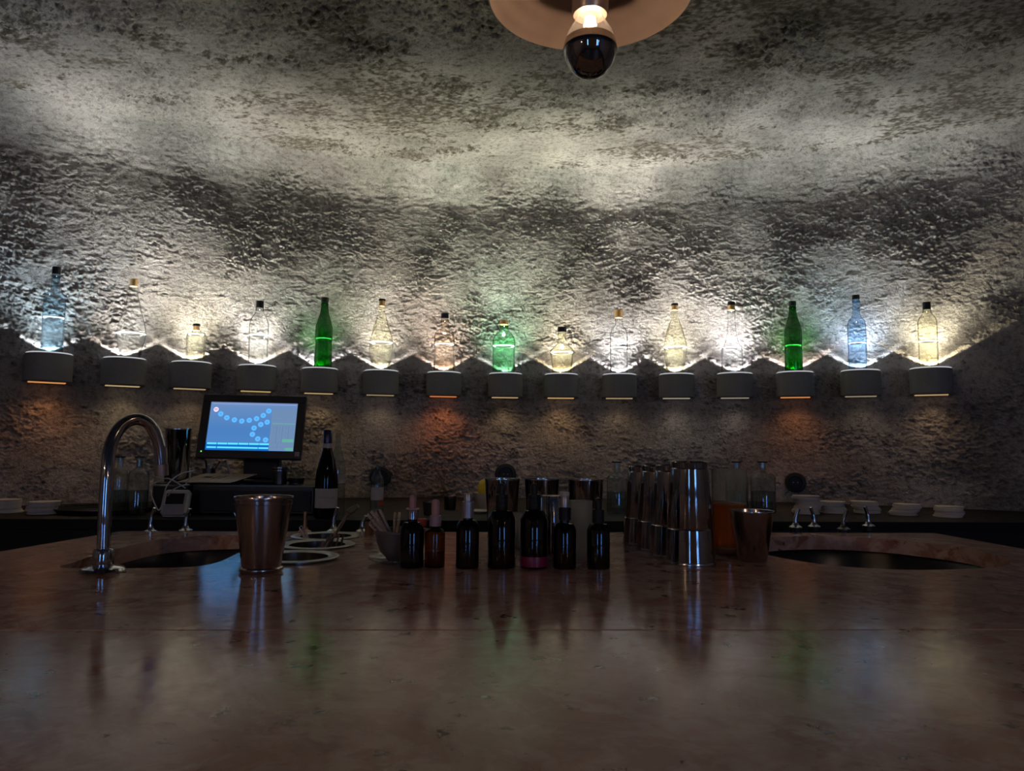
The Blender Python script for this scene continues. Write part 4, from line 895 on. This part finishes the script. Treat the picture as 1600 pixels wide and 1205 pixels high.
# cup of pens, dark cup and glass by the monitor
def on_box(x, y, Y, z0): c = at(x, y, Y); c.z = z0; return Spot(c, x)
s = on_box(326, 752, 2.74, zt + .0006); t = thing('pen_cup', 'dark cup of pens under the left side of the monitor', 'cup', s.c); H = s.z(732)
part('body', MB().lathe([(0, 0), (s.r(20), 0), (s.r(22), H), (s.r(20), H), (s.r(18), .004), (0, .004)], 28), M_DARKMET, t)
for k, (dx_, dz_) in enumerate(((-.012, .05), (.006, .06), (.03, .045))): part('pen', MB().tube([(0, 0, .006), (dx_ * 1.2, .004 * k, H + dz_ * .6)], .0035, 8), [M_BLKPL, M_WHITE, M_BROWNW][k], t)
s = on_box(361, 752, 2.76, zt + .0006); t = thing('wooden_ruler_stick', 'grey stick leaning against the monitor stand', 'stick', s.c)
part('shaft', MB().tube([(.012, -.01, .004), (-.022, .0, s.z(722))], .0045, 10), M_GREYB, t); part('end', MB().tube([(-.022, .0, s.z(722)), (-.0245, .0005, s.z(720))], .0048, 10), M_DARKMET, t)
s = on_box(437, 757, 2.62, zt + .0006); t = thing('ribbed_cup', 'dark steel cup with two bright rings under the monitor, right side', 'cup', s.c); H = s.z(728)
part('body', MB().lathe([(0, 0), (s.r(21), 0), (s.r(25), H - .004), (s.r(23), H - .004), (s.r(19), .004), (0, .004)], 36), M_DARKMET, t)
for y in (731, 735): part('ring', MB().lathe([(s.r(25), s.z(y) - .0016), (s.r(28), s.z(y) - .001), (s.r(28), s.z(y) + .001), (s.r(25), s.z(y) + .0016)], 36), M_STEEL, t)
s = on_box(463, 757, 2.64, zt + .0006); t = thing('small_black_pot', 'small black pot under the upturned glass, right of the dark steel cup', 'pot', s.c); H = s.z(747)
part('body', MB().lathe([(0, 0), (s.r(22), 0), (s.r(26), H * .8), (s.r(26), H), (0, H)], 28), M_BLKPL, t); part('foot', MB().lathe([(s.r(23), 0), (s.r(24.5), .001), (s.r(24.5), .003), (s.r(22), .004)], 28), M_DARKMET, t)
s2_ = Spot(s.c + Vector((0, 0, H + .0005)), 463); t = thing('upturned_glass', 'clear glass standing upside down on the small black pot', 'glass', s2_.c); H2 = s2_.z(721)
part('glass', MB().lathe([(s2_.r(22), 0), (s2_.r(17), H2 - .002), (s2_.r(15), H2), (0, H2)], 32), G_CLEAR, t); part('glass_base', MB().lathe([(0, H2 - .004), (s2_.r(15), H2 - .004), (s2_.r(15), H2 - .001), (0, H2 - .001)], 32), M_LINE, t)
# card reader and its cable
c = at(271, 806, 2.44); c.z = ZB + .0006
t = thing('card_reader', 'white card reader with dark display, tangled in white cable', 'card reader', c, rotz=.08); s = Spot(c, 271); kz = s.k
tl_ = Matrix.Rotation(math.radians(-22), 3, 'X')
part('case', MB().box((0, .02, .044), (40 * kz, .03, .086), .006, tl_), M_WHITE, t)
part('display', MB().box((.002, .0015, .060), (27 * kz, .004, 17 * kz), .0006, tl_), M_BLKPL, t, label='dark display')
part('keypad', MB().box((0, -.004, .024), (32 * kz, .004, 17 * kz), .001, tl_), M_GREYB, t, label='grey keypad')
part('foot', MB().box((0, .03, .004), (34 * kz, .06, .008), .002), M_WHITE, t)
cp = [(276, 800), (262, 770), (258, 778)]
yc = 2.40
cb = MB()
for seq in ([(290, 763, .02), (272, 752, .0), (258, 748, 0), (236, 760, -.01), (236, 772, -.01), (246, 796, -.01), (252, 792, 0), (256, 775, 0), (262, 757, .0), (280, 742, .05), (303, 735, .12)], [(262, 775, .0), (270, 766, .0), (284, 759, .02), (295, 757, .05)], [(290, 757, .09), (297, 745, .1), (296, 731, .12)]):
    cb.tube(smoothline([at(x, y, yc + dy) for x, y, dy in seq], 7), .0022, 8)
single('charging_cable', cb, M_WHITE, 'thin white cable looping over the card reader and black box', 'cable')
# wine bottle and neighbours
s = at_b(508.5, 811, 36); t = thing('wine_bottle', 'dark wine bottle with navy foil and cream label beside the cash drawer', 'bottle', s.c)
zz_ = s.z
part('glass', MB().lathe([(0, .004), (s.r(32), 0), (s.r(36), .004), (s.r(36), zz_(752)), (s.r(33), zz_(738)), (s.r(24), zz_(718)), (s.r(15.5), zz_(704)), (s.r(14), zz_(694)), (s.r(13.5), zz_(673))], 40), G_WINE, t)
part('inner_dark', MB().lathe([(0, .006), (s.r(33), .006), (s.r(33), zz_(752)), (s.r(22), zz_(719)), (s.r(12.5), zz_(704)), (s.r(12), zz_(690)), (0, zz_(690))], 32), M_BLACK, t, label='dark wine')
part('foil', MB().lathe([(s.r(14.4), zz_(692)), (s.r(14.4), zz_(673)), (s.r(13), zz_(672)), (0, zz_(672))], 32), pbr('navy_foil', (.05, .05, .10), .25, .8), t, label='navy foil capsule')
part('neck_label', MB().lathe([(s.r(14.8), zz_(703)), (s.r(15), zz_(703)), (s.r(14.8), zz_(693)), (s.r(14.2), zz_(693))], 32), M_LABEL, t, label='cream neck label')
def wrap(r_, z0, z1, a0, a1, n=20, th=.0004):
    vs = []; fs = []
    for k in range(n + 1):
        a = a0 + (a1 - a0) * k / n
        for rr_, z in ((r_, z0), (r_, z1), (r_ + th, z1), (r_ + th, z0)): vs.append((rr_ * math.cos(a), rr_ * math.sin(a), z))
    for k in range(n):
        for m in range(4): fs.append((k * 4 + m, k * 4 + (m + 1) % 4, k * 4 + 4 + (m + 1) % 4, k * 4 + 4 + m))
    fs += [(3, 2, 1, 0), (n * 4, n * 4 + 1, n * 4 + 2, n * 4 + 3)]
    return MB().add(vs, fs)
fa = math.atan2(-s.c.y, -s.c.x)
part('label', wrap(s.r(36) + .0003, zz_(793), zz_(763), fa - 1.25, fa + 1.35), M_LABEL, t, label='cream front label')
mk = MB()
for k in range(9):
    a = fa - .72 + .17 * k; mk.v += []; w_ = wrap(s.r(36) + .0009, zz_(778), zz_(775), a, a + .09, 2, .0002); mk.add(w_.v, w_.f)
part('print', mk, M_GREYB, t, label='faint line of lettering')
s = at_b(525, 803, 22); t = thing('clear_spirit_bottle', 'clear spirit bottle with pale cap half hidden by the wine bottle', 'bottle', s.c); zz_ = s.z
part('glass', MB().lathe([(0, .002), (s.r(24), 0), (s.r(26), .004), (s.r(26), zz_(735)), (s.r(22), zz_(720)), (s.r(10), zz_(700)), (s.r(7), zz_(682))], 32), G_DECANT, t)
part('cap', MB().lathe([(s.r(7.2), zz_(684)), (s.r(8.5), zz_(683)), (s.r(8.5), zz_(677)), (0, zz_(677))], 20), M_WOOD, t)
part('label', wrap(s.r(26) + .0003, zz_(755), zz_(741), math.atan2(-s.c.y, -s.c.x) - .3, math.atan2(-s.c.y, -s.c.x) + 1.3), M_LABEL, t)
s = at_b(588, 812, 21); t = thing('labelled_bottle', 'small clear bottle with white and red label in front of the left wall socket', 'bottle', s.c); zz_ = s.z
part('glass', MB().lathe([(0, .002), (s.r(19), 0), (s.r(21), .004), (s.r(21), zz_(755)), (s.r(18), zz_(748)), (s.r(10), zz_(738)), (s.r(7), zz_(733)), (s.r(7), zz_(731))], 32), G_DECANT, t)
fa = math.atan2(-s.c.y, -s.c.x)
part('label', wrap(s.r(21) + .0003, zz_(781), zz_(761), fa - 1.1, fa + 1.3), M_LABEL, t, label='white label'); part('label_band', wrap(s.r(21) + .0003, zz_(790), zz_(781.5), fa + .2, fa + 1.3), M_RED, t, label='red lower label')
part('stopper', MB().lathe([(0, zz_(733)), (s.r(7.5), zz_(733)), (s.r(7.5), zz_(730)), (0, zz_(730))], 20), M_DARKMET, t)
# stoppered glass decanters
def decanter(x, yb, w, ysh, ycap, lab, wn=10, wc=16):
    s = at_b(x, yb, w); t = thing('glass_decanter', lab, 'bottle', s.c, 'stoppered glass bottles on the back counter'); zz = s.z; R_ = s.r(w)
    part('glass', MB().lathe([(0, .003), (R_ * .9, 0), (R_, .004), (R_, zz(ysh + 6)), (R_ * .9, zz(ysh + 2)), (R_ * .6, zz(ysh - 1)), (s.r(wn), zz(ysh - 4)), (s.r(wn), zz(ycap + 1))], 40), G_DECANT, t)
    part('stopper', MB().lathe([(0, zz(ycap + 1.2)), (s.r(wc), zz(ycap + 1.2)), (s.r(wc), zz(ycap - .8)), (0, zz(ycap - .8))], 24), M_BLKPL, t)
    part('water', MB().lathe([(0, .005), (R_ * .93, .005), (R_ * .93, zz((yb + ysh) / 2 - 4)), (0, zz((yb + ysh) / 2 - 4))], 32), glass('dim_water', (.62, .70, .74), (.3, .36, .4), .02), t, label='water in the lower half')
decanter(214, 806, 34, 735, 714, 'round-shouldered glass bottle seen through the tap arch'); decanter(184, 806, 26, 734, 714, 'glass bottle partly hidden behind the tap neck')
decanter(964, 803, 32, 742, 722, 'stoppered glass bottle left of the shaker tins'); decanter(1193, 803, 40, 740, 722, 'stoppered glass bottle with blue reflections above the brown tumbler'); decanter(1152, 801, 36, 740, 722, 'stoppered glass bottle seen through the glass of orange drink')
# white bowl with lemon, small cups, tray
s = at_b(761, 797, 22); t = thing('white_bowl', 'small white bowl with a lemon, behind the left cheater tin', 'bowl', s.c); H = s.z(770)
part('bowl_wall', MB().lathe([(0, 0), (s.r(18), 0), (s.r(20), .003), (s.r(36), H * .6), (s.r(42), H), (s.r(40), H), (s.r(33), H * .6), (s.r(16), .006), (0, .006)], 40), M_WBOWL, t); part('foot_ring', MB().lathe([(s.r(16), 0), (s.r(20), 0), (s.r(20), .004), (s.r(16), .004)], 32), M_WBOWL, t)
lc = s.c + Vector((-.008, -.0, H * .62)); t = thing('lemon', 'yellow lemon in the small white bowl', 'lemon', lc); hl = (at_dist(758, 747, s.D).z - lc.z)
part('fruit', MB().lathe([(0, 0), (.012, .003), (.024, .013), (.029, hl * .45), (.027, hl * .68), (.018, hl * .88), (.006, hl * .96), (.004, hl), (0, hl)], 28), M_LEMON, t); part('stem_end', MB().lathe([(0, hl - .001), (.003, hl), (.002, hl + .003), (0, hl + .003)], 10), M_WOOD, t)
tumbler(703, 797, 18, 20, 775, M_DARKMET, 'small dark steel cup on the back counter, behind the pink dropper bottles', ZB, 'small_cup')
s = at_b(672, 806, 20); t = thing('dark_glass', 'dark short glass on the back counter beside the small steel cup', 'glass', s.c); H = s.z(784)
part('glass', MB().lathe([(0, .001), (s.r(18), 0), (s.r(20), .003), (s.r(24), H)], 28), glass('smoke_glass', (.3, .28, .27), (.12, .11, .11), .03), t); part('rim', MB().lathe([(s.r(23), H - .001), (s.r(25), H - .001), (s.r(25), H + .001), (s.r(23), H + .001)], 28), M_STEEL, t)
c = rp(.375, .065, zr + .0008); s = Spot(c, 658); c = at(657, 820, c.y); c.z = zr + .0008; s = Spot(c, 657); zf_ = s.z(820)
t = thing('red_capped_bottle', 'bottle with red cap in the speed rail behind the first dropper bottle', 'bottle', c)
part('glass', MB().lathe([(0, .002), (.034, 0), (.036, .003), (.036, zf_ * .6), (.015, zf_ * .82), (.0135, zf_ - .002)], 28), G_WINE, t); part('cap', MB().lathe([(0, zf_ - .003), (.015, zf_ - .003), (.015, s.z(811)), (0, s.z(811))], 24), M_RED, t)
s = at_b(748, 803, 40); t = thing('white_dish', 'low white dish on the back counter below the white bowl', 'dish', s.c)
part('plate', MB().lathe([(0, .001), (s.r(24), 0), (s.r(28), .002), (s.r(46), .007), (s.r(46), .009), (s.r(28), .005), (0, .004)], 40), M_WBOWL, t); part('foot_ring', MB().lathe([(s.r(22), 0), (s.r(25), 0), (s.r(25), .001), (s.r(22), .001)], 32), M_WBOWL, t)
c0 = at_b(142, 807, 4).c + Vector((-.04, .16, 0)); c0.z = ZB
t = thing('black_tray', 'flat black serving tray on the back counter, between the coaster stacks and the tap', 'tray', c0)
part('plate', MB().lathe([(0, .002), (.13, 0), (.145, .003), (.155, .016), (.158, .016), (.147, .002), (.13, .004), (0, .004)], 56), M_BLACKST, t); part('rim', MB().lathe([(.1545, .0155), (.1585, .0155), (.1585, .0175), (.1545, .0175)], 56), M_DARKMET, t)

# round black wall sockets
def socket(x, y, lab):
    d = ray(x, y); dx_ = d.x / d.y; A_ = dx_ * dx_ + 1; B_ = -2 * (ACX * dx_ + ACY); C_ = ACX ** 2 + ACY ** 2 - (AR - .004) ** 2
    Y = (-B_ + math.sqrt(B_ * B_ - 4 * A_ * C_)) / (2 * A_); p = at(x, y, Y); an = math.atan2(p.x - ACX, p.y - ACY)
    t = thing('wall_socket', lab, 'socket', p, 'round black sockets on the wall', -an); R_ = Spot(p, x).r(33)
    part('cover', MB().lathe([(0, -.01), (R_, -.01), (R_, .012), (R_ * .93, .016), (R_ * .66, .017), (R_ * .62, .004), (0, .004)], 40, axis=(0, -1, 0)), M_BLKPL, t)
    part('insert', MB().lathe([(0, .0042), (R_ * .55, .0042), (R_ * .55, .007), (0, .007)], 32, axis=(0, -1, 0)), M_BLKPL, t)
    for sx in (-1, 1): part('pin_hole', MB().lathe([(0, .0072), (.0035, .0072), (.0035, .0078), (0, .0078)], 12, (sx * .0095, 0, 0), axis=(0, -1, 0)), M_DARKMET, t)
socket(594, 745, 'round black wall socket behind the small labelled bottle'); socket(790, 741, 'round black wall socket above the left cheater tin'); socket(1243, 754, 'round black wall socket to the right of the glass bottles')

# ------------------------------------------------------------------ stacks of coasters, every coaster a thing
CW = [M_CARD, pbr('coaster_board_grey', (.55, .48, .45), .85, noise=120), pbr('coaster_board_warm', (.70, .61, .52), .85, noise=120)]
ST = [(14, 802, 780, 40, 'stack at the far left edge'), (66, 804, 783, 38, 'stack left of the black tray'), (1262, 804, 774, 35, 'tallest stack, nearest the right wall socket'), (1302, 803, 783, 38, 'stack just right of the tallest stack'), (1354, 803, 783, 38, 'stack behind the last pour spout'), (1412, 806, 787, 38, 'stack second from the right end'), (1481, 809, 791, 38, 'stack at the right end')]
for x, yb, yt, w, lab in ST:
    s = at_b(x, yb, w); H = s.z(yt); R_ = .0475; n = max(4, round(H / .0052)); th = H / n
    pr = MB().lathe([(0, 0), (R_ - .0006, 0), (R_, .0006), (R_, th * .9 - .0006), (R_ - .0006, th * .9), (0, th * .9)], 36)
    me = [pr.mesh('coaster') for _ in range(3)]
    for k in range(3): me[k].materials.append(CW[k])
    jx = jy = 0
    for k in range(n):
        jx = max(-.012, min(.012, jx + random.uniform(-.007, .007))); jy = max(-.008, min(.008, jy + random.uniform(-.004, .004)))
        o = bpy.data.objects.new('coaster', me[(k * 2 + n) % 3 if random.random() < .6 else 0]); COL.objects.link(o); o.location = (s.c.x + jx, s.c.y + jy, ZB + .0003 + k * th)
        top_ = k == n - 1
        nth = n - 1 - k; o['label'] = ('topmost pale round coaster of the ' if top_ else 'bottom pale round coaster of the ' if k == 0 else 'pale round coaster %s from the top of the ' % ['', 'second', 'third', 'fourth', 'fifth', 'sixth', 'seventh', 'eighth', 'ninth', 'tenth', 'eleventh', 'twelfth', 'thirteenth', 'fourteenth'][nth]) + lab; o['category'] = 'coaster'; o['group'] = 'coasters, ' + lab; o['kind'] = 'thing'
